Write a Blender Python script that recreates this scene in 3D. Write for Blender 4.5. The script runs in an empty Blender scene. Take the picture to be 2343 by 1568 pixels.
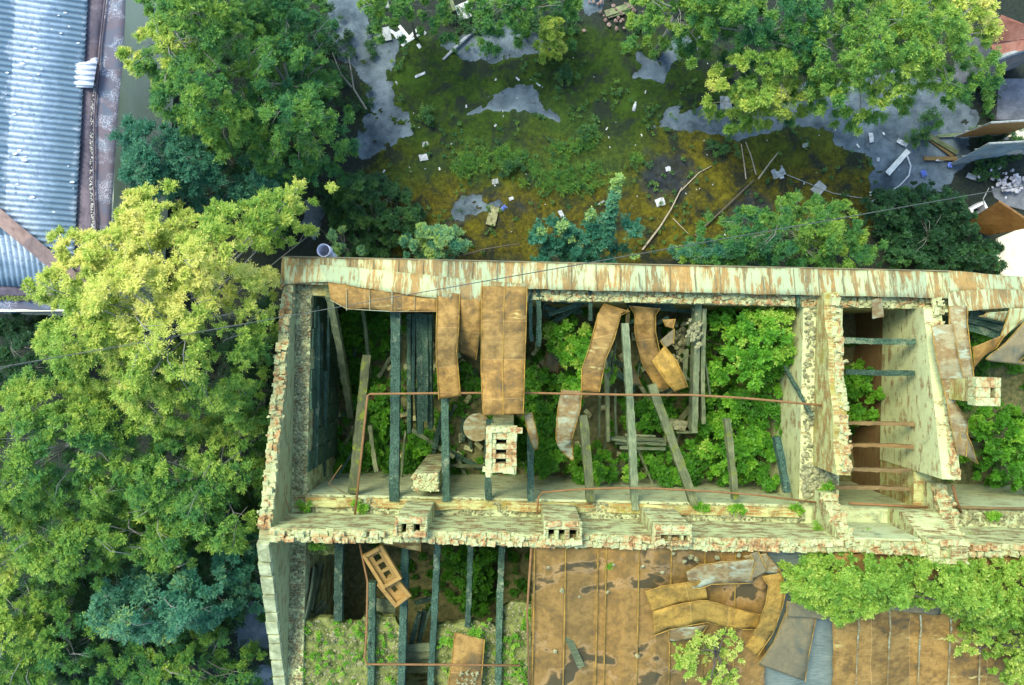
import bpy, math, random
import numpy as np
from mathutils import Vector, Matrix, noise as mnoise

random.seed(7); rng = np.random.default_rng(7)
SC = bpy.context.scene
COL = SC.collection

# ------------------------------------------------------------------ camera, sky, sun, exposure
H = 25.0                      # flying height in metres
F = 1821.0                    # focal length in reading pixels (picture read at 2343 x 1568)
CU, CV = 1171.5, 784.0
cam_d = bpy.data.cameras.new('camera'); cam = bpy.data.objects.new('camera', cam_d); COL.objects.link(cam)
cam.location = (0, 0, H); cam.rotation_euler = (0, 0, 0)
cam_d.sensor_width = 36.0; cam_d.lens = 36.0 * F / 2343.0
cam_d.clip_start = 0.1; cam_d.clip_end = 3000
SC.camera = cam
SUN_EL, SUN_AZ = 58.0, 318.0   # degrees, azimuth clockwise from the top of the picture
w = bpy.data.worlds.new('World'); SC.world = w; w.use_nodes = True
wn = w.node_tree.nodes; wl = w.node_tree.links
sky = wn.new('ShaderNodeTexSky'); sky.sky_type = 'NISHITA'; sky.sun_disc = False
sky.sun_elevation = math.radians(SUN_EL); sky.sun_rotation = math.radians(SUN_AZ)
sky.air_density = 1.0; sky.dust_density = 1.0; sky.ozone_density = 1.0
bgn = wn['Background']; bgn.inputs['Strength'].default_value = 0.15
wl.new(sky.outputs[0], bgn.inputs[0])
sl = bpy.data.lights.new('sun', 'SUN'); sun = bpy.data.objects.new('sun', sl); COL.objects.link(sun)
sl.energy = 1.5; sl.angle = math.radians(24); sl.color = (1.0, 0.91, 0.72)
az = math.radians(SUN_AZ); el = math.radians(SUN_EL)
sdir = Vector((math.sin(az) * math.cos(el), math.cos(az) * math.cos(el), math.sin(el)))
sun.rotation_euler = sdir.to_track_quat('Z', 'Y').to_euler(); sun.location = sdir * 60
SC.view_settings.view_transform = 'Standard'; SC.view_settings.look = 'None'
SC.view_settings.gamma = 1.0; SC.view_settings.use_curve_mapping = False
SC.view_settings.exposure = 1.72

# ------------------------------------------------------------------ measuring helpers
def P(u, v, z=0.0):
    k = (H - z) / F
    return Vector(((u - CU) * k, -(v - CV) * k, z))
TH = math.radians(1.25)
C0 = Vector((-5.728, 2.131, 0))
EV = Vector((math.cos(TH), -math.sin(TH), 0)); SV = Vector((-math.sin(TH), -math.cos(TH), 0))
def B(a, b, z): return C0 + EV * a + SV * b + Vector((0, 0, z))
def ab(p): q = Vector((p[0], p[1], 0)) - C0; return q.dot(EV), q.dot(SV)
GROUND, FLOOR, ATTIC, EAVE, RIDGE = 0.0, 1.1, 4.8, 5.0, 6.7
SLOPE = 0.255
def zroof(b): return EAVE + SLOPE * b if b < 6.68 else RIDGE - .43 * (b - 6.68)
def PR(u, v, off=0.0):
    z = 5.5
    for _ in range(8):
        p = P(u, v, z); z = zroof(ab(p)[1]) + off
    return P(u, v, z)

# ------------------------------------------------------------------ object helpers
ORG = {}
def tag(o, label=None, cat=None, group=None, kind=None):
    if label: o['label'] = label
    if cat: o['category'] = cat
    if group: o['group'] = group
    if kind: o['kind'] = kind
    return o
def thing(name, loc, label, cat, group=None):
    o = bpy.data.objects.new(name, None); COL.objects.link(o); o.empty_display_size = .3
    o.location = loc; ORG[o.name] = Vector(loc)
    return tag(o, label, cat, group)
def link(name, me, org, parent=None):
    o = bpy.data.objects.new(name, me); COL.objects.link(o)
    if parent is not None:
        o.parent = parent; o.location = Vector(org) - ORG[parent.name]
    else:
        o.location = org
    ORG[o.name] = Vector(org)
    return o

class MB:
    def __init__(s): s.v = []; s.f = []; s.uv = {}
    def add(s, vs, fs, uvs=None):
        n = len(s.v); s.v += [Vector(x) for x in vs]
        for i, f in enumerate(fs):
            if uvs is not None: s.uv[len(s.f)] = uvs[i]
            s.f.append([n + k for k in f])
    def box(s, c, d, R=None, jit=0.0, taper=1.0):
        x, y, z = d[0] / 2, d[1] / 2, d[2] / 2; vs = []
        for k in (-1, 1):
            t = taper if k > 0 else 1
            for (i, j) in ((-1, -1), (1, -1), (1, 1), (-1, 1)):
                p = Vector((i * x * t, j * y * t, k * z))
                if jit: p += Vector((random.uniform(-jit, jit), random.uniform(-jit, jit), random.uniform(-jit, jit)))
                if R is not None: p = R @ p
                vs.append(Vector(c) + p)
        s.add(vs, [(3, 2, 1, 0), (4, 5, 6, 7), (0, 1, 5, 4), (1, 2, 6, 5), (2, 3, 7, 6), (3, 0, 4, 7)])
    def bbox(s, a0, a1, b0, b1, z0, z1):      # box in building axes
        vs = [B(a, b, z) for z in (z0, z1) for (a, b) in ((a0, b0), (a0, b1), (a1, b1), (a1, b0))]
        s.add(vs, [(3, 2, 1, 0), (4, 5, 6, 7), (0, 1, 5, 4), (1, 2, 6, 5), (2, 3, 7, 6), (3, 0, 4, 7)])
    def prism(s, pts, dz):                    # polygon of 3-D points extruded straight down
        n = len(pts); vs = [Vector(p) for p in pts] + [Vector(p) - Vector((0, 0, dz)) for p in pts]
        fs = [list(range(n)), list(range(2 * n - 1, n - 1, -1))]
        fs += [(i, i + n, (i + 1) % n + n, (i + 1) % n) for i in range(n)]
        s.add(vs, fs)
    def tube(s, pts, r, n=6, cap=True):
        pts = [Vector(p) for p in pts]; rs = r if isinstance(r, (list, tuple)) else [r] * len(pts)
        rings = []; L = 0; base = len(s.v); Ls = []
        for i, p in enumerate(pts):
            t = (pts[min(i + 1, len(pts) - 1)] - pts[max(i - 1, 0)])
            t = t.normalized() if t.length > 1e-6 else Vector((0, 0, 1))
            up = Vector((0, 0, 1)) if abs(t.z) < .9 else Vector((1, 0, 0))
            x = t.cross(up).normalized(); y = t.cross(x)
            if i: L += (pts[i] - pts[i - 1]).length
            Ls.append(L)
            for k in range(n):
                a = 2 * math.pi * k / n; s.v.append(p + (x * math.cos(a) + y * math.sin(a)) * rs[i])
        for i in range(len(pts) - 1):
            for k in range(n):
                q = (k + 1) % n
                s.uv[len(s.f)] = [(Ls[i], k * .03), (Ls[i + 1], k * .03), (Ls[i + 1], k * .03 + .03), (Ls[i], k * .03 + .03)]
                s.f.append([base + i * n + k, base + (i + 1) * n + k, base + (i + 1) * n + q, base + i * n + q])
        if cap:
            s.f.append([base + k for k in range(n)]); s.f.append([base + (len(pts) - 1) * n + k for k in range(n)][::-1])
    def rock(s, c, r):
        vs = []; fs = []
        pts = [(0, 0, 1), (.9, 0, .3), (.28, .85, .3), (-.72, .53, .3), (-.72, -.53, .3), (.28, -.85, .3), (0, 0, -.6)]
        R = Matrix.Rotation(random.uniform(0, 6.3), 3, 'Z') @ Matrix.Rotation(random.uniform(-.6, .6), 3, 'X')
        for p in pts: vs.append(Vector(c) + R @ Vector((p[0] * r * random.uniform(.6, 1.2), p[1] * r * random.uniform(.6, 1.2), p[2] * r * random.uniform(.4, .8))))
        fs = [(0, 1, 2), (0, 2, 3), (0, 3, 4), (0, 4, 5), (0, 5, 1), (6, 2, 1), (6, 3, 2), (6, 4, 3), (6, 5, 4), (6, 1, 5)]
        s.add(vs, fs)
    def build(s, name, mat, parent=None, org=None, smooth=False, solid=0, bevel=0):
        if org is None:
            if parent is not None: org = ORG[parent.name]
            else:
                xs = [p.x for p in s.v]; ys = [p.y for p in s.v]; zs = [p.z for p in s.v]
                org = Vector(((min(xs) + max(xs)) / 2, (min(ys) + max(ys)) / 2, min(zs)))
        me = bpy.data.meshes.new(name)
        me.from_pydata([tuple(p - org) for p in s.v], [], s.f); me.update()
        lay = me.uv_layers.new(name='UVMap'); arr = np.zeros(len(me.loops) * 2, dtype=np.float32)
        for i, pl in enumerate(me.polygons):
            if i in s.uv:
                for k, li in enumerate(pl.loop_indices): arr[2 * li:2 * li + 2] = s.uv[i][k]
            else:
                n = pl.normal; ax = max(range(3), key=lambda q: abs(n[q]))
                for li, vi in zip(pl.loop_indices, pl.vertices):
                    p = s.v[vi]
                    arr[2 * li:2 * li + 2] = (p.y, p.z) if ax == 0 else ((p.x, p.z) if ax == 1 else (p.x, p.y))
        lay.data.foreach_set('uv', arr)
        me.materials.append(mat)
        if smooth: me.polygons.foreach_set('use_smooth', [True] * len(me.polygons))
        o = link(name, me, org, parent)
        if solid:
            m = o.modifiers.new('solid', 'SOLIDIFY'); m.thickness = solid; m.offset = 0
        if bevel:
            m = o.modifiers.new('bevel', 'BEVEL'); m.width = bevel; m.segments = 2; m.limit_method = 'ANGLE'
        return o

# ------------------------------------------------------------------ materials
def rgb(c): return (c[0], c[1], c[2], 1)
class NT:
    def __init__(s, name, rough=.8):
        s.m = bpy.data.materials.new(name); s.m.use_nodes = True; s.t = s.m.node_tree
        s.b = s.t.nodes['Principled BSDF']; s.b.inputs['Roughness'].default_value = rough
        s.b.inputs['Specular IOR Level'].default_value = .3
    def n(s, t, **k):
        x = s.t.nodes.new('ShaderNode' + t)
        for a, v in k.items(): setattr(x, a, v)
        return x
    def l(s, a, b): s.t.links.new(a, b)
    def coord(s, kind='Object', scale=(1, 1, 1), rand=True):
        tc = s.n('TexCoord'); mp = s.n('Mapping'); mp.inputs['Scale'].default_value = scale
        s.l(tc.outputs[kind], mp.inputs[0])
        if rand:
            oi = s.n('ObjectInfo'); mu = s.n('Math', operation='MULTIPLY'); mu.inputs[1].default_value = 37.0
            s.l(oi.outputs['Random'], mu.inputs[0]); s.l(mu.outputs[0], mp.inputs['Location'])
        return mp.outputs[0]
    def noise(s, vec, scale=5, detail=5, rough=.6, dist=0):
        x = s.n('TexNoise'); x.inputs['Scale'].default_value = scale; x.inputs['Detail'].default_value = detail
        x.inputs['Roughness'].default_value = rough; x.inputs['Distortion'].default_value = dist
        s.l(vec, x.inputs['Vector']); return x.outputs['Fac']
    def ramp(s, fac, stops, interp='LINEAR'):
        r = s.n('ValToRGB'); e = r.color_ramp.elements; r.color_ramp.interpolation = interp
        while len(e) < len(stops): e.new(.5)
        for q, (p, c) in zip(e, stops):
            q.position = p; q.color = rgb(c) if not isinstance(c, (int, float)) else (c, c, c, 1)
        s.l(fac, r.inputs[0]); return r.outputs[0]
    def mix(s, fac, a, b, mode='MIX'):
        x = s.n('Mix', data_type='RGBA', blend_type=mode)
        for i, q in ((6, a), (7, b)):
            if isinstance(q, tuple): x.inputs[i].default_value = rgb(q)
            else: s.l(q, x.inputs[i])
        if isinstance(fac, float): x.inputs[0].default_value = fac
        else: s.l(fac, x.inputs[0])
        return x.outputs[2]
    def math(s, op, a, b=None):
        x = s.n('Math', operation=op)
        for i, q in enumerate((a, b)):
            if q is None: continue
            if isinstance(q, (int, float)): x.inputs[i].default_value = q
            else: s.l(q, x.inputs[i])
        return x.outputs[0]
    def color(s, c): s.l(c, s.b.inputs['Base Color'])
    def bump(s, h, strength=.5, dist=.02):
        x = s.n('Bump'); x.inputs['Strength'].default_value = strength; x.inputs['Distance'].default_value = dist
        s.l(h, x.inputs['Height']); s.l(x.outputs[0], s.b.inputs['Normal'])

def mat_wall(name, paint, brick, dark, lo=.42, hi=.62, stain=.5, moss=None):
    m = NT(name, .9); uv = m.coord('UV', rand=False)
    br = m.n('TexBrick'); br.inputs['Scale'].default_value = 1.0
    br.inputs['Brick Width'].default_value = .26; br.inputs['Row Height'].default_value = .078
    br.inputs['Mortar Size'].default_value = .009; br.inputs['Mortar Smooth'].default_value = .3
    br.inputs['Color1'].default_value = rgb(brick); br.inputs['Color2'].default_value = rgb(tuple(x * .62 for x in brick))
    br.inputs['Mortar'].default_value = rgb(tuple(x * .75 for x in paint))
    m.l(uv, br.inputs['Vector'])
    n1 = m.noise(uv, 2.3, 8, .68, .4)
    tc = m.n('Mapping'); tc.inputs['Scale'].default_value = (1.1, 3.6, 2); m.l(uv, tc.inputs[0])
    n2 = m.noise(tc.outputs[0], 1.6, 6, .7)
    f = m.math('ADD', m.math('MULTIPLY', n1, .4), m.math('MULTIPLY', n2, .6))
    k = m.ramp(f, [(lo, 0.0), (hi, 1.0)])
    n3 = m.noise(uv, 1.1, 7, .7)
    pcol = m.mix(m.ramp(n3, [(.35, 0.0), (.75, 1.0)]), paint, tuple(x * .78 for x in paint))
    c = m.mix(k, br.outputs['Color'], pcol)
    n4 = m.noise(uv, 2.4, 9, .75, .8)
    c = m.mix(m.math('MULTIPLY', m.ramp(n4, [(.54, 0.0), (.68, 1.0)]), stain), c, dark)
    if moss:
        n5 = m.noise(uv, 1.3, 6, .7, .5)
        c = m.mix(m.ramp(n5, [(.52, 0.0), (.62, .8)]), c, moss)
    m.color(c)
    h = m.math('ADD', m.math('MULTIPLY', br.outputs['Fac'], -.6), n4)
    m.bump(h, .7, .03); return m.m
def mat_crest(name):
    m = NT(name, .92); uv = m.coord('Object', rand=False)
    n1 = m.noise(uv, 5.5, 4, .7, .3); n2 = m.noise(uv, 17, 6, .75); n3 = m.noise(uv, 1.2, 4, .6)
    f = m.math('ADD', m.math('MULTIPLY', n1, .6), m.math('MULTIPLY', n3, .4))
    c = m.ramp(f, [(.34, (.1, .12, .045)), (.41, (.3, .15, .05)), (.46, (.42, .3, .12)), (.5, (.36, .4, .18)), (.58, (.46, .52, .24)), (.66, (.36, .22, .08))])
    c = m.mix(m.ramp(n2, [(.52, 0.0), (.66, .8)]), c, (.1, .13, .06)); c = m.mix(m.ramp(n2, [(.3, .6), (.42, 0.0)]), c, (.5, .54, .3))
    m.color(c); m.bump(n2, .8, .03); return m.m
def mat_rust(name, a, b, c, pale=None, amt=.0, streak=(4, 1, 4), blot=None, lap=0.0, panel=1.05):
    m = NT(name, .75); v = m.coord('Object'); uvs = m.n('SeparateXYZ'); m.l(m.coord('UV', rand=False), uvs.inputs[0])
    n1 = m.noise(v, 1.4, 8, .65, .6); n2 = m.noise(v, 6, 8, .7)
    mp = m.n('Mapping'); mp.inputs['Scale'].default_value = streak; m.l(v, mp.inputs[0])
    n3 = m.noise(mp.outputs[0], 2.2, 7, .72)
    f = m.math('ADD', m.math('MULTIPLY', n1, .6), m.math('MULTIPLY', n2, .4))
    col = m.ramp(f, [(.36, c), (.46, a), (.56, b), (.66, a)])
    col = m.mix(m.ramp(n3, [(.5, 0.0), (.7, .55)]), col, tuple(x * .55 for x in a))
    if blot:
        n5 = m.noise(v, .95, 5, .55, .35)
        col = m.mix(m.ramp(n5, [(.56, 0.0), (.575, .35), (.595, .9)]), col, blot)
        col = m.mix(m.ramp(n5, [(.52, 0.0), (.555, .6), (.575, 0.0)]), col, tuple(min(1, x * 1.5 + .06) for x in a))
    if pale:
        mq = m.n('Mapping'); mq.inputs['Scale'].default_value = tuple(q * .22 for q in streak); m.l(v, mq.inputs[0])
        n4 = m.math('ADD', m.noise(mp.outputs[0], 1.5, 8, .7, .3), m.math('MULTIPLY', m.math('SUBTRACT', m.noise(mq.outputs[0], 1.5, 3, .5), .5), .55))
        col = m.mix(m.ramp(n4, [(.595 - amt * .3, 0.0), (.685 - amt * .3, 1.0)]), col, pale)
    pw_ = m.n('TexWhiteNoise', noise_dimensions='1D'); m.l(m.math('ADD', m.math('FLOOR', m.math('MULTIPLY', uvs.outputs['X'], panel)), 3.7), pw_.inputs['W'])
    col = m.mix(.8, col, m.ramp(pw_.outputs['Value'], [(0, (.72, .76, .84)), (.5, (1.0, 1.0, 1.0)), (1, (1.25, 1.16, 1.05))]), 'MULTIPLY')
    fr = m.math('FRACT', m.math('ADD', m.math('MULTIPLY', uvs.outputs['X'], 1.05), m.math('MULTIPLY', n2, .03)))
    col = m.mix(m.math('MULTIPLY', m.ramp(fr, [(.0, 1.0), (.018, 0.0)]), lap), col, tuple(min(1, x * 1.6 + .05) for x in b))
    n6 = m.noise(v, 22, 6, .8); col = m.mix(m.ramp(n6, [(.6, 0.0), (.72, .5)]), col, tuple(x * .45 for x in a))
    m.color(col); m.bump(m.math('ADD', n2, m.math('MULTIPLY', n3, .8)), .45, .03); return m.m
def mat_wood(name, a, b, c, moss=None, charred=False):
    m = NT(name, .85); uv = m.coord('UV', rand=True)
    mp = m.n('Mapping'); mp.inputs['Scale'].default_value = (1.2, 22, 1); m.l(uv, mp.inputs[0])
    n1 = m.noise(mp.outputs[0], 3, 8, .7, .3); n2 = m.noise(uv, 2.2, 6, .6)
    col = m.ramp(m.math('ADD', m.math('MULTIPLY', n1, .65), m.math('MULTIPLY', n2, .35)), [(.33, c), (.5, a), (.68, b)])
    if charred:
        n8 = m.noise(uv, 1.6, 5, .65, .5); col = m.mix(m.ramp(n8, [(.56, 0.0), (.64, .7)]), col, (.2, .27, .17))
        vo = m.n('TexVoronoi'); vo.inputs['Scale'].default_value = 14; vo.feature = 'DISTANCE_TO_EDGE'
        m.l(uv, vo.inputs['Vector'])
        col = m.mix(m.ramp(vo.outputs['Distance'], [(.02, .8), (.09, 0.0)]), col, tuple(x * .4 for x in c))
    oi = m.n('ObjectInfo'); col = m.mix(1.0, col, m.ramp(oi.outputs['Random'], [(0, (.62, .6, .5)), (.5, (1.0, 1.0, .95)), (1, (1.3, 1.15, .95))]), 'MULTIPLY')
    if moss:
        n3 = m.noise(uv, 3.5, 7, .75, .4); col = m.mix(m.ramp(n3, [(.52, 0.0), (.62, 1.0)]), col, moss)
    m.color(col); m.bump(n1, .6, .02); return m.m
def mat_plain(name, a, b, scale=6, rough=.8, stops=(.35, .65)):
    m = NT(name, rough); v = m.coord('Object'); n1 = m.noise(v, scale, 8, .7, .3)
    m.color(m.ramp(n1, [(stops[0], a), (stops[1], b)])); m.bump(n1, .4, .02); return m.m
def mat_leaf(name, stops, trans=.35, rough=.5):
    m = NT(name, rough); at = m.n('Attribute'); at.attribute_name = 'tone'
    col = m.ramp(at.outputs['Fac'], stops); m.color(col)
    m.b.inputs['Specular IOR Level'].default_value = .25
    tr = m.n('BsdfTranslucent'); m.l(m.mix(.4, col, (.35, .4, .05)), tr.inputs[0])
    mx = m.n('MixShader'); mx.inputs[0].default_value = trans
    m.l(m.b.outputs[0], mx.inputs[1]); m.l(tr.outputs[0], mx.inputs[2])
    m.l(mx.outputs[0], m.t.nodes['Material Output'].inputs['Surface']); return m.m

WALL = mat_wall('painted_brick', (.48, .55, .24), (.24, .15, .055), (.08, .11, .05), .46, .525, .75)
STREAK = mat_wall('peeling_plaster', (.55, .61, .28), (.31, .2, .07), (.13, .16, .07), .42, .48, .5)
WALLG = mat_wall('grey_render', (.33, .37, .17), (.26, .18, .06), (.09, .12, .055), .4, .5, .8)
WALLD = mat_wall('mossy_brick', (.46, .49, .19), (.33, .19, .05), (.1, .11, .04), .47, .54, .65, moss=(.26, .24, .04))
WALLB = mat_wall('brown_dado', (.2, .15, .05), (.22, .11, .04), (.08, .07, .03), .4, .6, .4)
BRICK = mat_wall('broken_brick', (.5, .56, .25), (.33, .18, .06), (.09, .125, .055), .42, .52, .6)
PLASTER = mat_wall('plaster', (.47, .55, .27), (.34, .3, .12), (.07, .12, .075), .4, .5, .85)
RUBBLE = mat_plain('rubble_dust', (.07, .08, .035), (.36, .37, .18), 9, .95)
RUST = mat_rust('rusty_sheet', (.17, .105, .024), (.3, .195, .05), (.075, .062, .026), (.4, .36, .12), -.2, (1.2, 5, 2), lap=.55)
RUSTR = mat_rust('rusty_roof', (.18, .112, .026), (.27, .17, .042), (.105, .08, .028), blot=(.05, .047, .02), panel=1.3)
RUSTY = mat_rust('ochre_rust', (.22, .14, .022), (.37, .24, .04), (.1, .078, .02), None, 0, (6, 2, 4), lap=.5)
RUSTP = mat_rust('paint_on_rust', (.22, .16, .055), (.3, .2, .06), (.15, .135, .06), (.33, .41, .21), .45, (7, .9, 2))
RUSTG = mat_rust('grey_green_sheet', (.15, .14, .07), (.2, .17, .08), (.09, .11, .075))
RUSTM = mat_rust('mixed_sheet', (.19, .13, .045), (.27, .26, .13), (.11, .11, .06), (.3, .36, .23), .2, (1.5, 4, 2))
CHAR = mat_wood('charred_wood', (.04, .095, .06), (.1, .2, .13), (.014, .036, .024), charred=True)
BLUEW = mat_wood('blue_grey_boards', (.2, .27, .24), (.36, .43, .36), (.06, .1, .1))
OLDW = mat_wood('weathered_wood', (.12, .165, .085), (.32, .37, .2), (.025, .045, .026))
MOSSW = mat_wood('mossy_timber', (.085, .11, .05), (.22, .25, .13), (.02, .035, .022), moss=(.13, .17, .012))
BROWNW = mat_wood('brown_timber', (.16, .115, .045), (.25, .19, .08), (.08, .06, .028))
PIPE = mat_plain('rusty_pipe', (.16, .09, .03), (.25, .14, .05), 10)
DARK = mat_plain('soot', (.008, .012, .008), (.02, .028, .018), 5, .95)
EARTH = mat_plain('rubble_floor', (.05, .075, .022), (.2, .19, .075), 7, .95)
MOSSR = mat_plain('mossy_rubble', (.03, .05, .01), (.2, .24, .06), 4, .95, (.38, .6))
BARK = mat_plain('bark', (.13, .14, .11), (.26, .27, .22), 20)
BARKD = mat_plain('dark_bark', (.05, .045, .03), (.11, .1, .07), 20)
CABLE = mat_plain('cable_sleeve', (.05, .06, .05), (.1, .12, .1), 8)
WHITE = mat_plain('white_scrap', (.25, .29, .29), (.52, .56, .56), 9)
GREYM = mat_plain('grey_metal', (.17, .2, .18), (.36, .4, .37), 9)
BLUEM = mat_plain('blue_scrap', (.06, .1, .35), (.12, .2, .5), 6)
COPE = mat_plain('coping_stone', (.2, .23, .11), (.4, .45, .24), 3, .9, (.4, .6))
CREST = mat_crest('crumbling_brick')
CREAM = mat_plain('cream_render', (.62, .56, .38), (.72, .68, .52), 4)
ORANGE = mat_rust('orange_door', (.42, .2, .06), (.5, .27, .09), (.28, .13, .05))
BLUED = mat_rust('blue_door', (.16, .27, .36), (.24, .36, .44), (.1, .17, .24), (.3, .2, .12), .1)
REDROOF = mat_rust('red_roof', (.26, .11, .07), (.32, .16, .11), (.17, .075, .06))
# ------------------------------------------------------------------ ground (one sheet out to the horizon)
def in_poly(px, py, poly):
    inside = np.zeros(px.shape, bool); n = len(poly)
    for i in range(n):
        x1, y1 = poly[i][0], poly[i][1]; x2, y2 = poly[(i + 1) % n][0], poly[(i + 1) % n][1]
        c = ((y1 > py) != (y2 > py)); xx = (x2 - x1) * (py - y1) / ((y2 - y1) if y2 != y1 else 1e-9) + x1
        inside ^= c & (px < xx)
    return inside
def poly_dist(px, py, poly):
    d = np.full(px.shape, 1e9); n = len(poly)
    for i in range(n):
        ax, ay = poly[i][0], poly[i][1]; bx, by = poly[(i + 1) % n][0], poly[(i + 1) % n][1]
        dx, dy = bx - ax, by - ay; L = dx * dx + dy * dy + 1e-12
        t = np.clip(((px - ax) * dx + (py - ay) * dy) / L, 0, 1)
        d = np.minimum(d, np.hypot(px - ax - t * dx, py - ay - t * dy))
    return d
_lat = rng.random((64, 64))
def vnoise(x, y):
    xi = np.floor(x).astype(int); yi = np.floor(y).astype(int); fx = x - xi; fy = y - yi
    fx = fx * fx * (3 - 2 * fx); fy = fy * fy * (3 - 2 * fy)
    g = lambda a, b: _lat[a % 64, b % 64]
    return (g(xi, yi) * (1 - fx) + g(xi + 1, yi) * fx) * (1 - fy) + (g(xi, yi + 1) * (1 - fx) + g(xi + 1, yi + 1) * fx) * fy
def fbm(x, y, o=5):
    s = 0; a = .5
    for i in range(o): s = s + a * vnoise(x * 2 ** i + 7.3 * i, y * 2 ** i + 3.1 * i); a *= .5
    return s
def W2(poly, z=0): return [tuple(P(u, v, z)[:2]) for (u, v) in poly]
BARE = [
    [(760, -40), (830, -40), (850, 60), (905, 100), (900, 170), (890, 200), (905, 240), (935, 260), (940, 300), (900, 330), (860, 360), (830, 375), (800, 330), (830, 290), (840, 250), (845, 200), (800, 150), (740, 90)],
    [(1010, 105), (1060, 85), (1110, 70), (1150, 48), (1250, 78), (1240, 115), (1180, 130), (1120, 140), (1050, 125)],
    [(1010, 282), (1060, 260), (1130, 215), (1180, 190), (1205, 200), (1240, 240), (1290, 275), (1230, 270), (1180, 258), (1120, 262), (1070, 270)],
    [(1420, 95), (1450, 100), (1490, 140), (1530, 110), (1560, 75), (1610, 85), (1600, 105), (1550, 140), (1520, 170), (1520, 198), (1500, 190), (1450, 175), (1470, 150), (1440, 120)],
    [(1500, 290), (1530, 252), (1590, 248), (1640, 255), (1700, 245), (1900, 160), (2180, 180), (2240, 260), (2210, 360), (2150, 430), (2060, 460), (2000, 430), (1990, 365), (1950, 345), (1910, 330), (1880, 300), (1800, 285), (1720, 310), (1690, 318), (1640, 295), (1560, 300)],
    [(1010, 470), (1080, 450), (1180, 455), (1130, 490), (1040, 505)],
    [(700, 460), (760, 440), (750, 500), (720, 540), (690, 520)],
    [(1330, -40), (1400, -40), (1380, 25), (1340, 30)],
    [(500, 1370), (590, 1370), (620, 1470), (560, 1480), (500, 1440)],
    [(560, 1540), (640, 1520), (640, 1600), (560, 1600)]]
WETP = [[(1480, 370), (1560, 350), (1600, 390), (1560, 440), (1490, 450)], [(1030, 455), (1180, 450), (1200, 480), (1040, 510)], [(1660, 470), (1720, 440), (1760, 480), (1700, 520)]]
GRASSY = [[(1280, 330), (1420, 300), (1470, 360), (1440, 430), (1280, 440), (1180, 400), (1100, 430), (1000, 380), (1100, 330), (1180, 340)], [(1100, 230), (1300, 230), (1400, 330), (1250, 320)], [(930, 350), (1050, 380), (900, 450), (850, 420)]]
MOSSP = [[(830, 80), (1000, 80), (1300, 60), (1480, 70), (1640, 120), (1660, 250), (1900, 280), (1990, 340), (2010, 430), (1980, 560), (1200, 600), (900, 590), (800, 470), (830, 380)]]
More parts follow.
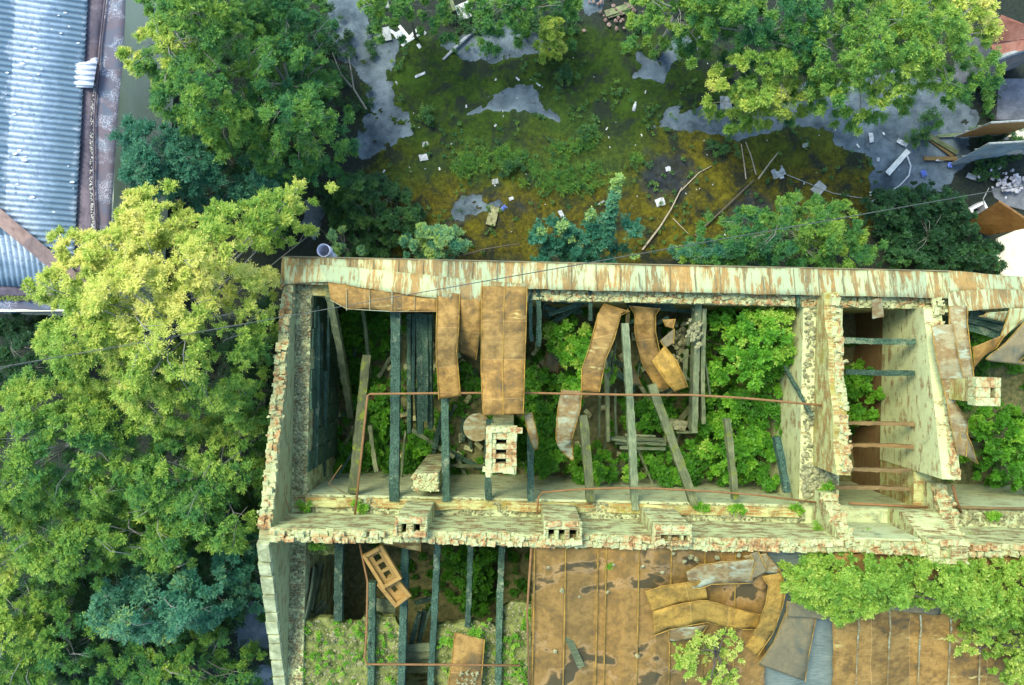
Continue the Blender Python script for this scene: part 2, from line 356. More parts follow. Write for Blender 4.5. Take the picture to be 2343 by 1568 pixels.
def build_ground():
    gx = np.unique(np.concatenate([np.array([-900, -400, -150, -60, -30, -20]), np.arange(-13, -8, .25), np.arange(-8, 16.4, .06), np.array([18, 22, 30, 60, 150, 400, 900])]))
    gy = np.unique(np.concatenate([np.array([-900, -400, -150, -60, -30, -18]), np.arange(-12, 2, .25), np.arange(2, 11.3, .06), np.array([13, 17, 25, 60, 150, 400, 900])]))
    X, Y = np.meshgrid(gx, gy); x = X.ravel(); y = Y.ravel()
    wig = (fbm(x * 1.4, y * 1.4, 6) - .5) * 1.1 + (fbm(x * 5, y * 5, 4) - .48) * .5
    moss = np.full(x.shape, -9.0); sd = lambda q: np.where(in_poly(x, y, q), 1, -1) * poly_dist(x, y, q)
    mossin = np.max([sd(W2(q)) for q in MOSSP], axis=0) + wig * .9
    bare = np.max([sd(W2(q)) for q in BARE], axis=0) + wig * .55
    wet = np.max([sd(W2(q)) for q in WETP], axis=0) + wig * 1.2
    gr = np.max([sd(W2(q)) for q in GRASSY], axis=0) + wig * .8
    isl = fbm(x * 2.6 + 40, y * 2.6, 5); bare = np.where(isl > .66, bare - (isl - .66) * 6, bare); m_bare = np.clip(bare / .09 + .5, 0, 1); m_moss = np.clip(mossin / .5 + .5, 0, 1)
    warm = np.clip((6.8 + np.clip((x - 3) * .35, 0, 1.2) - y) / 2.4 + (fbm(x * .5 + 9, y * .5) - .5) * 1.6, 0, 1)
    z = np.where((np.abs(x) < 17) & (np.abs(y) < 12), (m_moss * (1 - m_bare)) * .05 * fbm(x * 3, y * 3, 5) * 2, 0)
    nx, ny = len(gx), len(gy)
    idx = np.arange(nx * ny).reshape(ny, nx)
    q = np.stack([idx[:-1, :-1], idx[:-1, 1:], idx[1:, 1:], idx[1:, :-1]], -1).reshape(-1, 4)
    me = bpy.data.meshes.new('ground'); raw_mesh(me, np.stack([x, y, z], 1), q)
    for nme, val in (('bare', m_bare), ('moss', m_moss), ('warm', warm), ('wet', np.clip(wet / .5 + .5, 0, 1)), ('grassy', np.clip(gr / .9 + .4, 0, 1))):
        me.attributes.new(nme, 'FLOAT', 'POINT').data.foreach_set('value', val.astype(np.float32))
    me.polygons.foreach_set('use_smooth', [True] * len(me.polygons))
    m = NT('yard_ground', .95); at = {}
    for k in ('bare', 'moss', 'warm', 'wet', 'grassy'):
        a = m.n('Attribute'); a.attribute_name = k; at[k] = a.outputs['Fac']
    v = m.coord('Object', rand=False)
    n1 = m.noise(v, 9, 9, .75); n2 = m.noise(v, 1.3, 6, .6); n3 = m.noise(v, 30, 5, .7); n4 = m.noise(v, 3.5, 9, .75, .5)
    soil = m.ramp(n1, [(.35, (.01, .018, .014)), (.65, (.03, .042, .026))])
    mossc = m.mix(at['warm'], m.ramp(n1, [(.3, (.005, .016, .001)), (.5, (.02, .05, .002)), (.72, (.055, .095, .003))]),
                  m.ramp(n1, [(.3, (.016, .015, .001)), (.5, (.07, .068, .003)), (.7, (.155, .14, .006))]))
    n9 = m.noise(v, 1.1, 7, .7, .6); mossc = m.mix(m.ramp(n9, [(.5, 0.0), (.585, .85)]), mossc, (.009, .017, .012)); mossc = m.mix(m.ramp(n4, [(.55, 0.0), (.66, .8)]), mossc, (.012, .016, .01)); mossc = m.mix(m.ramp(n9, [(.34, .75), (.44, 0.0)]), mossc, m.mix(at['warm'], (.035, .085, .004), (.15, .145, .006)))
    grass = m.ramp(n1, [(.3, (.008, .026, .003)), (.5, (.03, .068, .008)), (.7, (.07, .12, .014))])
    mossc = m.mix(m.math('MULTIPLY', at['grassy'], .75), mossc, grass)
    mossc = m.mix(m.math('MULTIPLY', at['wet'], .85), mossc, m.ramp(n4, [(.4, (.008, .012, .015)), (.6, (.03, .042, .05)), (.66, (.1, .085, .01))]))
    asph = m.mix(m.ramp(n2, [(.35, 0.0), (.62, 1.0)]), (.038, .064, .076), (.15, .205, .225))
    asph = m.mix(m.ramp(n3, [(.6, 0.0), (.72, .5)]), asph, (.2, .28, .3)); asph = m.mix(m.ramp(n4, [(.56, 0.0), (.68, .8)]), asph, (.03, .042, .05))
    c = m.mix(at['moss'], soil, mossc); e = m.math('ADD', at['bare'], m.math('MULTIPLY', m.math('SUBTRACT', n1, .5), .9))
    c = m.mix(m.ramp(e, [(.45, 0.0), (.55, 1.0)]), c, asph)
    m.color(c); m.bump(m.math('ADD', n1, n3), .8, .05)
    me.materials.append(m.m)
    tag(link('ground', me, Vector((0, 0, 0))), kind='structure')
def raw_mesh(me, verts, faces):
    n, k = faces.shape
    me.vertices.add(len(verts)); me.vertices.foreach_set('co', verts.astype(np.float32).ravel())
    me.loops.add(n * k); me.loops.foreach_set('vertex_index', faces.astype(np.int32).ravel())
    me.polygons.add(n); me.polygons.foreach_set('loop_start', np.arange(0, n * k, k, dtype=np.int32))
    me.update(calc_edges=True)
build_ground()

# ------------------------------------------------------------------ the ruined building
def bricks(mb, a0, a1, b0, b1, zfun, courses=3, along='a', miss=.3, jag=.12):
    """loose courses of bricks on a wall crest: zfun(a, b) is the crest height"""
    L = .21; h = .07; R0 = Matrix.Rotation(-TH, 3, 'Z')
    n = int(((a1 - a0) if along == 'a' else (b1 - b0)) / L); wd = ((b1 - b0) if along == 'a' else (a1 - a0)); nr = max(1, round(wd / .125))
    for i in range(n):
        jg = (mnoise.noise(Vector((i * .35, a0 * 3, b0))) * jag)
        for r in range(nr):
            for c in range(courses):
                if c == courses - 1 and random.random() < miss: continue
                if c and random.random() < miss * .3: continue
                s = (i + .5 + (.5 if c % 2 else 0)) * L; t = (r + .5) * wd / nr
                a, b = (a0 + s, b0 + t) if along == 'a' else (a0 + t, b0 + s)
                if (along == 'a' and a > a1) or (along == 'b' and b > b1): continue
                z = zfun(a, b) + jg + (c - courses + .5) * h + random.uniform(-.03, .02)
                for _ in range(random.choice((0, 1, 2))): mb.rock(B(a + random.uniform(-.1, .1), b + random.uniform(-.04, .04), z + .035), random.uniform(.025, .075))
                if c == courses - 1 and random.random() < .35: continue
                cut = random.choice((1, 1, .55)); d = (L * .95 * cut, wd / nr * .95, h * .92) if along == 'a' else (wd / nr * .95, L * .95 * cut, h * .92)
                mb.box(B(a, b, z) + Vector((random.uniform(-.02, .02), random.uniform(-.02, .02), 0)), d,
                       R0 @ Matrix.Rotation(random.uniform(-.16, .16), 3, 'Z') @ Matrix.Rotation(random.uniform(-.14, .14), 3, 'X'), .022)
def wallslab(mb, a0, a1, b0, b1, z0, ztop, along='b', step=.4):
    """wall core cut into short lengths so its crest follows ztop(a, b)"""
    n = max(1, int(((b1 - b0) if along == 'b' else (a1 - a0)) / step)); vs = []; fs = []
    for i in range(n + 1):
        t = i / n
        if along == 'b':
            b = b0 + (b1 - b0) * t; q = [(a0, b), (a1, b)]
        else:
            a = a0 + (a1 - a0) * t; q = [(a, b0), (a, b1)]
        zt = ztop(q[0][0], q[0][1])
        vs += [B(q[0][0], q[0][1], z0), B(q[1][0], q[1][1], z0), B(q[1][0], q[1][1], zt), B(q[0][0], q[0][1], zt)]
    for i in range(n):
        k = 4 * i
        fs += [(k, k + 4, k + 5, k + 1), (k + 1, k + 5, k + 6, k + 2), (k + 2, k + 6, k + 7, k + 3), (k + 3, k + 7, k + 4, k)]
    k = 4 * n; fs += [(0, 1, 2, 3), (k + 3, k + 2, k + 1, k)]
    if along == 'a': fs = [f[::-1] for f in fs]
    mb.add(vs, fs)
BLD = thing('ruined_building', B(8, 6, 0), 'burnt out roofless brick building with painted walls and rusty tin roof remains', 'building')
# west gable
g = MB(); wallslab(g, 0, .65, .3, 11.7, 0, lambda a, b: ATTIC); gw = g.build('gable_wall', WALL, BLD)
g = MB()
for k in range(9): g.box(B(.68 + .02 * (k % 2), .98 + .52 * k, 2.9 + .2 * (k % 3)), (.04, .49, 3.3 - .25 * (k % 4)), Matrix.Rotation(-TH, 3, 'Z'), .015)
g.build('burnt_lining', CHAR, gw)
g = MB(); wallslab(g, .0, .27, .1, 11.7, ATTIC + .002, lambda a, b: zroof(b) - .16, step=.25); g.build('gable_crest', WALLG, gw)
g = MB(); bricks(g, .0, .27, .25, 6.5, lambda a, b: zroof(b), 3, 'b', .45, .08); g.build('broken_brickwork', CREST, gw)
g = MB(); bb = 6.72
while bb < 11.6:
    L_ = random.choice((.25, .38, .5, .5)); o_ = random.uniform(-.015, .02); z_ = zroof(bb + L_ / 2) + random.uniform(-.015, .015)
    g.box(B(.12 + o_, bb + L_ / 2, z_ - .06), (.29, L_ - .012, .16), Matrix.Rotation(-TH, 3, 'Z') @ Matrix.Rotation(.405, 3, 'X'), .012); bb += L_
g.build('coping', COPE, gw, bevel=.012)
def rubble(mb, a0, a1, b0, b1, z, n, r=(.02, .07)):
    for _ in range(n):
        mb.rock(B(random.uniform(a0, a1), random.uniform(b0, b1), z + random.uniform(-.01, .03)), random.uniform(*r) * (1 if random.random() < .9 else 1.6))
g = MB(); rubble(g, .3, .64, .4, 6.0, ATTIC + .01, 900, (.02, .055)); rubble(g, .3, .62, 7.1, 11.3, ATTIC + .01, 420, (.02, .055)); tag(g.build('rubble', RUBBLE, gw), kind='stuff')
# north wall, its eave of painted tin
g = MB(); g.bbox(.65, 23.5, .3, .92, 0, ATTIC); nw = g.build('north_wall', WALLD, BLD)
g = MB(); bricks(g, 5.7, 20, .66, .92, lambda a, b: ATTIC + .12, 2, 'a', .5, .05); rubble(g, 5.6, 16, .62, .9, ATTIC + .05, 420); g.build('broken_brickwork', CREST, nw)
def sheet(pts, nsub=1, crumple=0.0):     # pts: 3-D corner points of a strip, pairs left/right
    return pts
def strip_mesh(mb, st, sub=5, crum=.012, across=4, seed=0):
    """st: list of (left point, right point); a bent sheet through them"""
    def cr(p0, p1, p2, p3, t):
        return .5 * ((2 * p1) + (p2 - p0) * t + (2 * p0 - 5 * p1 + 4 * p2 - p3) * t * t + (3 * p1 - p0 - 3 * p2 + p3) * t ** 3)
    n = len(st); rows = []; Ls = 0; last = None
    for i in range(n - 1):
        for k in range(sub + (1 if i == n - 2 else 0)):
            t = k / sub; q = []
            for sd in (0, 1):
                g = lambda j: st[min(max(j, 0), n - 1)][sd]
                q.append(cr(g(i - 1), g(i), g(i + 1), g(i + 2), t))
            mid = (q[0] + q[1]) / 2
            if last is not None: Ls += (mid - last).length
            last = mid; rows.append((q[0], q[1], Ls))
    base = len(mb.v); wd = (st[0][1] - st[0][0]).length
    for (l, r, s) in rows:
        for c in range(across + 1):
            p = l.lerp(r, c / across)
            if c in (0, across): p = p + (r - l).normalized() * (mnoise.noise(p * 7) * .02 * (1 if crum else 0))
            p = p + Vector((0, 0, crum * (mnoise.noise(p * 2.3 + Vector((seed, 0, 0))) * 2 + mnoise.noise(p * 6) * .9 - abs(mnoise.noise(Vector((s * 2.2, seed, c * .25)))) * 1.8)))
            mb.v.append(p)
    for i in range(len(rows) - 1):
        for c in range(across):
            k = base + i * (across + 1) + c
            mb.uv[len(mb.f)] = [(rows[i][2], c / across * wd), (rows[i + 1][2], c / across * wd), (rows[i + 1][2], (c + 1) / across * wd), (rows[i][2], (c + 1) / across * wd)]
            mb.f.append([k, k + across + 1, k + across + 2, k + 1])
g = MB()
st = [(B(a, -.02, EAVE - .03 + (-.0 if a < 17 else 0)), B(a, .66, zroof(.66) - .03)) for a in np.linspace(-.05, 16.72, 34)]
strip_mesh(g, st, 2, .02, 4); er = g.build('eave_sheeting', RUSTP, BLD, smooth=True, solid=.006)
g = MB()
for a in np.arange(.4, 16.3, .62):
    w1 = random.uniform(-.02, .02); g.tube([B(a, 0, EAVE + .0), B(a + w1, .64, zroof(.64) + .0)], .011, 5)
g.tube([B(-.05, -.03, EAVE - .03), B(16.72, -.03, EAVE - .03)], .02, 6)
for a in (8.9, 10.3, 10.8, 12.0, 13.1, 14.0): g.tube([B(a, .2, EAVE + .1), B(a + .02, .55, zroof(.55) + .06)], .016, 5)
g.build('standing_seam', RUSTG, er)
# lower flap of tin folded over the first metres, with squared sheets under it
g = MB(); pr = lambda u, v, o=0: PR(u, v, o)
st = [(pr(651, 608, .06), pr(651, 650, .04)), (pr(730, 606, .07), pr(750, 646, .05)), (pr(850, 616, .08), pr(850, 662, .07)), (pr(1000, 632, .08), pr(1000, 682, .08)), (pr(1205, 650, .07), pr(1205, 692, .09))]
strip_mesh(g, st, 5, .025, 4, 3); g.build('fallen_gutter_band', RUSTM if False else RUSTP, er, smooth=True, solid=.006)
g = MB()
st = [(pr(749, 640, .02), pr(757, 684, .0)), (pr(793, 652, .03), pr(793, 706, .0)), (pr(846, 660, .03), pr(846, 706, .02)), (pr(897, 668, .03), pr(897, 713, .0)), (pr(950, 675, .03), pr(949, 711, .02)), (pr(1000, 680, .03), pr(1000, 713, .01))]
strip_mesh(g, st, 4, .02, 4, 5); o = g.build('squared_tin_sheet', RUST, er, smooth=True, solid=.006)
g = MB()
for u in (793, 846, 897, 949): g.tube([pr(u, 660, .05), pr(u, 711, .03)], .012, 5)
g.tube([pr(755, 686, .02), pr(793, 707, .02), pr(897, 713, .02), pr(1000, 713, .03)], .012, 5); g.build('standing_seam', RUSTM, er)
# spine wall
zsp = lambda a, b: RIDGE + .02 + .05 * math.sin(a * 1.3) + .03 * math.sin(a * 3.1)
g = MB(); g.bbox(.652, 23.5, 5.96, 7.0, 0, ATTIC - .004); spw = g.build('spine_wall', PLASTER, BLD)
g = MB(); wallslab(g, .272, 23.5, 6.42, 6.7, ATTIC, lambda a, b: zsp(a, b) - .15, 'a', .3); g.build('upper_wall', WALL, spw)
g = MB(); bricks(g, .27, 20, 6.42, 6.7, zsp, 3, 'a', .35, .05); g.build('broken_brickwork', CREST, spw)
g = MB(); rubble(g, .7, 13.3, 6.0, 6.4, ATTIC, 1100, (.02, .06)); rubble(g, .7, 6.4, 6.75, 7.0, ATTIC, 260); rubble(g, 16.6, 19.5, 6.0, 6.4, ATTIC, 250)
tag(g.build('rubble', RUBBLE, spw), kind='stuff')
g = MB(); wallslab(g, .66, 13.1, 6.02, 6.26, ATTIC - .02, lambda a, b: ATTIC + .1 + .07 * math.sin(a * 2.1) + .05 * math.sin(a * 5.3), 'a', .2); g.build('mossy_ledge', WALLD, spw)
# flue stacks on the spine: a hollow block with square holes
def stack(name, parent, a0, a1, b0, b1, z0, z1, holes, mat, rim=.0):
    """outer block built as walls round the holes; holes are (fa0, fa1) fractions along a, with depth"""
    g = MB(); bm0, bm1 = b0 + (b1 - b0) * holes['b'][0], b0 + (b1 - b0) * holes['b'][1]
    g.bbox(a0, a1, b0, b1, z0, z1 - .55)
    zc = z1 - .545
    g.bbox(a0, a1, b0, bm0, zc, z1); g.bbox(a0, a1, bm1, b1, zc, z1 - random.uniform(0, .05))
    xs = [0] + [q for hh in holes['a'] for q in hh] + [1]
    for i in range(0, len(xs), 2):
        g.bbox(a0 + (a1 - a0) * xs[i], a0 + (a1 - a0) * xs[i + 1], bm0 + .001, bm1 - .001, zc, z1 - random.uniform(0.0, .06))
    o = g.build(name, mat, parent, bevel=.03)
    g = MB()
    for _ in range(120):
        sd = random.choice((0, 1, 2, 3)); f = random.random()
        a = a0 + (a1 - a0) * (f if sd < 2 else (.02 if sd == 2 else .98)); b = b0 + (b1 - b0) * ((.03 if sd == 0 else .97) if sd < 2 else f)
        g.rock(B(a, b, z1 + random.uniform(-.1, .02)), random.uniform(.02, .05))
    tag(g.build('crumbled_rim', CREST, o), kind='stuff')
    for (x0, x1) in holes['a']:
        g = MB(); g.bbox(a0 + (a1 - a0) * x0, a0 + (a1 - a0) * x1, bm0, bm1, zc - .01, zc + .02); g.build('flue', DARK, o)
    for _ in range(9):
        a = random.uniform(a0 + .1, a1 - .1); b = random.choice((b0 + .06, b1 - .06)); g = MB(); g.box(B(a, b, z1 + random.uniform(-.02, .02)), (.24, .11, .07), Matrix.Rotation(random.uniform(-.3, .3), 3, 'Z'), .012); g.build('brick', CREST, o)
    return o
def pxa(u, v, z): return ab(P(u, v, z))
def stack_px(u0, u1, v0, v1, z1, holes, name='chimney_stack', z0=ATTIC, parent=spw, mat=WALL):
    a0, b0 = pxa(u0, (v0 + v1) / 2, z1)[0], pxa((u0 + u1) / 2, v0, z1)[1]; a1, b1 = pxa(u1, (v0 + v1) / 2, z1)[0], pxa((u0 + u1) / 2, v1, z1)[1]
    return stack(name, parent, a0, a1, b0, b1, z0, z1, holes, mat)
stack_px(905, 976, 1184, 1228, 6.9, {'b': (.36, .86), 'a': [(.18, .34), (.58, .78)]})
stack_px(1245, 1331, 1194, 1247, 6.9, {'b': (.36, .86), 'a': [(.12, .28), (.4, .56), (.68, .88)]})
stack_px(1497, 1583, 1203, 1248, 6.9, {'b': (.5, .82), 'a': [(.2, .4), (.48, .72), (.8, .9)]})
g = MB(); a0, b0 = pxa(945, 1083, 5.2); a1, b1 = pxa(1003, 1126, 5.2); g.bbox(a0, a1, b0, b1, 0, 5.2); fb = g.build('flue_base', WALL, spw, bevel=.04)
g = MB(); rubble(g, a0, a1, b0, b1, 5.19, 110, (.02, .06)); tag(g.build('rubble', CREST, fb), kind='stuff')
# chimney breast, broken wall stubs and smooth niche by the eastern cross rooms
g = MB(); wallslab(g, 13.47, 13.8, 5.55, 6.42, ATTIC - .3, lambda a, b: 5.35 + (b - 5.55) * 1.45, 'b', .12); g.build('wall_stub', WALL, spw)
g = MB(); bricks(g, 13.45, 13.82, 5.55, 6.4, lambda a, b: 5.4 + (b - 5.55) * 1.45, 2, 'b', .3, .1); g.build('broken_brickwork', CREST, spw)
g = MB(); g.bbox(13.82, 15.38, 6.37, 6.418, ATTIC, 6.5); g.build('smooth_plaster', PLASTER, spw)
g = MB(); wallslab(g, 15.4, 16.42, 5.95, 6.416, ATTIC - .3, lambda a, b: 5.5 + (b - 5.95) * 2.4, 'b', .08); g.build('chimney_breast', WALL, spw)
stack(  'chimney_stack', spw, 15.42, 16.3, 6.3, 6.85, 5.6, 6.82, {'b': (.2, .8), 'a': [(.32, .56)]}, WALL)
g = MB(); wallslab(g, 16.3, 16.62, 5.3, 6.416, ATTIC - .3, lambda a, b: 5.2 + (b - 5.3) * .7, 'b', .12); g.build('wall_stub', WALL, spw)
g = MB(); bricks(g, 16.28, 16.64, 5.3, 6.4, lambda a, b: 5.26 + (b - 5.3) * .7, 2, 'b', .3, .1); g.build('broken_brickwork', CREST, spw)
# cross walls
zx1 = lambda a, b: 5.25 + .25 * b * .9 + .06 * math.sin(b * 4)
g = MB(); g.bbox(13.15, 14.15, .92, 5.96, 0, ATTIC - .006); x1 = g.build('cross_wall', STREAK, BLD)
g = MB(); wallslab(g, 13.47, 13.8, .6, 4.95, ATTIC - .005, lambda a, b: zx1(a, b) - .1, 'b', .2); g.build('upper_wall', WALLD, x1)
g = MB(); bricks(g, 13.6, 13.84, .6, 5.0, zx1, 4, 'b', .35, .14); g.build('broken_brickwork', CREST, x1)
g = MB(); rubble(g, 13.2, 13.46, .9, 5.2, ATTIC, 220); rubble(g, 13.2, 14.1, 4.9, 5.9, ATTIC + .02, 300, (.03, .1)); tag(g.build('rubble', RUBBLE, x1), kind='stuff')
g = MB(); g.bbox(16.05, 16.47, .92, 5.96, 0, 2.95); x2 = g.build('cross_wall', WALLB, BLD)
zx2 = lambda a, b: zroof(b) - .12
g = MB(); wallslab(g, 16.03, 16.47, .9, 5.02, 2.952, zx2, 'b', .25); g.build('upper_wall', STREAK, x2)
g = MB(); bricks(g, 16.24, 16.47, .6, 5.05, lambda a, b: zroof(b), 2, 'b', .3, .05); g.build('broken_brickwork', CREST, x2)
g = MB(); g.bbox(16.05, 16.5, 5.02, 5.96, 2.951, ATTIC - .003); g.build('broken_pier', WALLD, x2)
# floors and the mossy attic slab in the south rooms
def polyslab(name, pts, th, mat, parent, rough=.0, kind=None):
    g = MB(); g.prism(pts, th); o = g.build(name, mat, parent)
    if kind: o['kind'] = kind
    return o
def rough_floor(name, a0, a1, b0, b1, z, amp, mat, parent, st=.12):
    na, nb = int((a1 - a0) / st), int((b1 - b0) / st); g = MB()
    for j in range(nb + 1):
        for i in range(na + 1):
            a = a0 + (a1 - a0) * i / na; b = b0 + (b1 - b0) * j / nb
            g.v.append(B(a, b, z + amp * (mnoise.fractal(Vector((a * 1.1, b * 1.1, z)), 1, 2, 5))))
    for j in range(nb):
        for i in range(na):
            k = j * (na + 1) + i; g.f.append([k, k + na + 1, k + na + 2, k + 1])
    return g.build(name, mat, parent, smooth=True)
rough_floor('floor', .65, 23.5, .92, 5.96, FLOOR, .22, EARTH, BLD)
rough_floor('floor', .65, 23.5, 7.0, 11.3, FLOOR, .15, EARTH, BLD, .25)
def slab_px(poly, z, name):
    g = MB(); base = [P(u, v, z) for u, v in poly]; pts = []
    for i, p in enumerate(base):
        q = base[(i + 1) % len(base)]; k = max(1, int((q - p).length / .09))
        for j in range(k):
            t = p.lerp(q, j / k); pts.append(t + Vector((mnoise.noise(t * 4) * .1, mnoise.noise(t * 4 + Vector((9, 0, 0))) * .1, 0)))
    g.prism(pts, .22); o = g.build(name, MOSSR, BLD)
    xs = [p.x for p in pts]; ys = [p.y for p in pts]; n = 0; r = MB()
    area = (max(xs) - min(xs)) * (max(ys) - min(ys)); pl = [(p.x, p.y) for p in pts]
    for _ in range(int(area * 190)):
        x, y = random.uniform(min(xs), max(xs)), random.uniform(min(ys), max(ys))
        if in_poly(np.array([x]), np.array([y]), pl)[0]: r.rock((x, y, z + .005), random.uniform(.012, .045) * (1 if random.random() < .95 else 2))
    tag(r.build('rubble', RUBBLE, o), kind='stuff'); return o
ZA = ATTIC - .12
slab_px([(672, 1425), (740, 1412), (800, 1425), (862, 1405), (905, 1415), (922, 1440), (922, 1620), (660, 1620)], ZA, 'attic_floor')
slab_px([(990, 1430), (1090, 1422), (1140, 1432), (1143, 1385), (1180, 1380), (1225, 1385), (1225, 1620), (995, 1620)], ZA, 'attic_floor')
slab_px([(672, 1242), (770, 1244), (770, 1270), (700, 1262)], ZA, 'attic_floor')
# south wall behind the frame edge, east end wall beyond the frame
g = MB(); g.bbox(.65, 23.5, 11.3, 11.7, 0, ATTIC - .01); g.build('south_wall', WALL, BLD)
# south roof of rusty tin with standing seams
def PS(u, v, off=0.0):
    z = 6.0
    for _ in range(8):
        p = P(u, v, z); z = min(zroof(ab(p)[1]), 6.62) - .16 + off
    return P(u, v, z)
g = MB()
st = [(PS(u, 1225 + (u - 600) * .022), PS(u - 8, 1640)) for u in np.linspace(1219, 1756, 20)]
for i in range(0, len(st) - 1): pass
strip_mesh(g, st, 2, .02, 14, 9); sr = g.build('south_roof', RUSTR, BLD, smooth=True, solid=.012)
g = MB()
for u in (1221, 1292, 1366, 1385, 1460, 1534, 1611, 1681):
    g.tube([PS(u + 3, 1240, .02), PS(u, 1400, .025), PS(u - 5, 1630, .02)], .017, 6)
g.build('standing_seam', RUSTY, sr)
g = MB(); st = [(PS(u, 1236 + (u - 600) * .022, -.08), PS(u - 4, 1640, -.03)) for u in np.linspace(1908, 2440, 18)]
strip_mesh(g, st, 2, .05, 14, 4); sr2 = g.build('south_roof', RUST, BLD, smooth=True, solid=.012)
g = MB()
for u in (1962, 2034, 2104, 2173, 2243):
    g.tube([PS(u + 1, 1390, .0), PS(u + 4, 1440, .02), PS(u + 1, 1460, .0), PS(u - 3, 1560, .02), PS(u - 5, 1630, .0)], .022, 6)
g.build('standing_seam', RUSTM, sr2)
g = MB(); g.prism([PS(1740, 1250, -.2), PS(1930, 1250, -.2), PS(1930, 1640, -.2), PS(1730, 1640, -.2)][::-1], .05)
g.build('roof_boarding', BLUEW, BLD)
# north east roof remains
g = MB(); e5 = lambda u, v, z: P(u, v, z)
st = [(e5(2166, 618, 4.95), e5(2170, 668, 5.1)), (e5(2230, 624, 4.93), e5(2232, 666, 5.1)), (e5(2343, 634, 4.9), e5(2343, 665, 5.08)), (e5(2440, 642, 4.9), e5(2440, 668, 5.08))]
strip_mesh(g, st, 5, .02, 4, 1); er2 = g.build('eave_sheeting', RUSTP, BLD, smooth=True, solid=.006)
g = MB(); st = [(e5(2171, 670, 5.13), e5(2171, 713, 5.3)), (e5(2215, 664, 5.14), e5(2220, 711, 5.3)), (e5(2280, 662, 5.16), e5(2290, 706, 5.3)), (e5(2343, 664, 5.16), e5(2343, 706, 5.3)), (e5(2440, 666, 5.16), e5(2440, 708, 5.3))]
strip_mesh(g, st, 5, .02, 4, 2); g.build('eave_sheeting', RUSTP, er2, smooth=True, solid=.006)
# ------------------------------------------------------------------ warehouse with corrugated roof (left)
SLATE = NT('corrugated_slate', .8)
def _slate():
    m = SLATE; uv = m.coord('UV', rand=False); sx = m.n('SeparateXYZ'); m.l(uv, sx.inputs[0])
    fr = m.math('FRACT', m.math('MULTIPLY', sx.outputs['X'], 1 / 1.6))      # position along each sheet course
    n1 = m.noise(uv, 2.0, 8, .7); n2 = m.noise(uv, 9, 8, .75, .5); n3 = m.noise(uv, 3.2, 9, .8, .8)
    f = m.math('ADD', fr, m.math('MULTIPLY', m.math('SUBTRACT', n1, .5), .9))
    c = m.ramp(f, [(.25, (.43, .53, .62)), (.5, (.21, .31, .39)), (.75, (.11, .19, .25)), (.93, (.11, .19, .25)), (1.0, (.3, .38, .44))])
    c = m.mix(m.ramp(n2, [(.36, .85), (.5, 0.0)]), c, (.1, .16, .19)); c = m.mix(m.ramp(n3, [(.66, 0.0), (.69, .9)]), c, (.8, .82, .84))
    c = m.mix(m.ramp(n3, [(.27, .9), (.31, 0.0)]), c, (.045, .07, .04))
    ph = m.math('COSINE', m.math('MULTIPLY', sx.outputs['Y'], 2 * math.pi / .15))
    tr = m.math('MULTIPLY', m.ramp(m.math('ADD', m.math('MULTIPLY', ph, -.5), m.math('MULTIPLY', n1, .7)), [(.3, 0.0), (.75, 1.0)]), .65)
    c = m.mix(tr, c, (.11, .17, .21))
    m.color(c); m.bump(n2, .3, .01)
_slate()
GUTTER = mat_rust('brown_gutter', (.1, .085, .1), (.16, .14, .16), (.07, .07, .095), None)
GUTTERS = NT('dusty_gutter', .85)
def _gut():
    m = GUTTERS; v = m.coord('Object', rand=False); n1 = m.noise(v, 1.2, 6, .65); n2 = m.noise(v, 40, 4, .8); n3 = m.noise(v, 1.7, 5, .6)
    c = m.ramp(n1, [(.4, (.1, .13, .17)), (.55, (.15, .125, .14)), (.7, (.13, .16, .19))])
    k = m.math('MULTIPLY', m.ramp(n2, [(.5, 0.0), (.58, 1.0)]), m.ramp(n3, [(.5, 0.0), (.58, .85)]))
    m.color(m.mix(k, c, (.55, .6, .66)))
_gut()
CREAMG = mat_plain('pale_green_render', (.72, .76, .52), (.82, .84, .62), 1.2)
WH = thing('warehouse', P(60, 250, 0), 'warehouse with corrugated grey slate roof and brown gutters at left edge', 'building')
TW = math.radians(3.0); ZE = 3.75; SLW = .3
we = Vector((math.cos(TW), -math.sin(TW), 0)); ws = Vector((-math.sin(TW), -math.cos(TW), 0))   # east and south axes of the warehouse
# eave line of slates: through P(200,0) and P(182,500) at height ZE
E0 = P(204, -60, ZE)
def WQ(e, s, z): return E0 * 1 + we * e + ws * s + Vector((0, 0, z - ZE))
def corr(mb, e0, e1, s0, s1, clip=None, n_e=26):
    lam = .15; ds = lam / 8; ns = int((s1 - s0) / ds)
    base = len(mb.v); ok = {}
    for j in range(ns + 1):
        s = s0 + j * ds
        for i in range(n_e + 1):
            e = e0 + (e1 - e0) * i / n_e
            z = ZE - e * SLW + .03 * math.cos(2 * math.pi * s / lam) + .012 * math.floor(-e / 1.6 + .0001) * 0
            ee = e
            mb.v.append(WQ(ee, s, z))
    for j in range(ns):
        for i in range(n_e):
            em = e0 + (e1 - e0) * (i + .5) / n_e; sm = s0 + (j + .5) * ds
            if clip and not clip(em, sm): continue
            k = base + j * (n_e + 1) + i
            x0 = -(e0 + (e1 - e0) * i / n_e); x1 = -(e0 + (e1 - e0) * (i + 1) / n_e)
            u0, u1 = 3.2 - x0, 3.2 - x1
            mb.uv[len(mb.f)] = [(u0, s0 + j * ds), (u0, sm + ds / 2), (u1, sm + ds / 2), (u1, s0 + j * ds)]
            mb.f.append([k, k + n_e + 1, k + n_e + 2, k + 1])
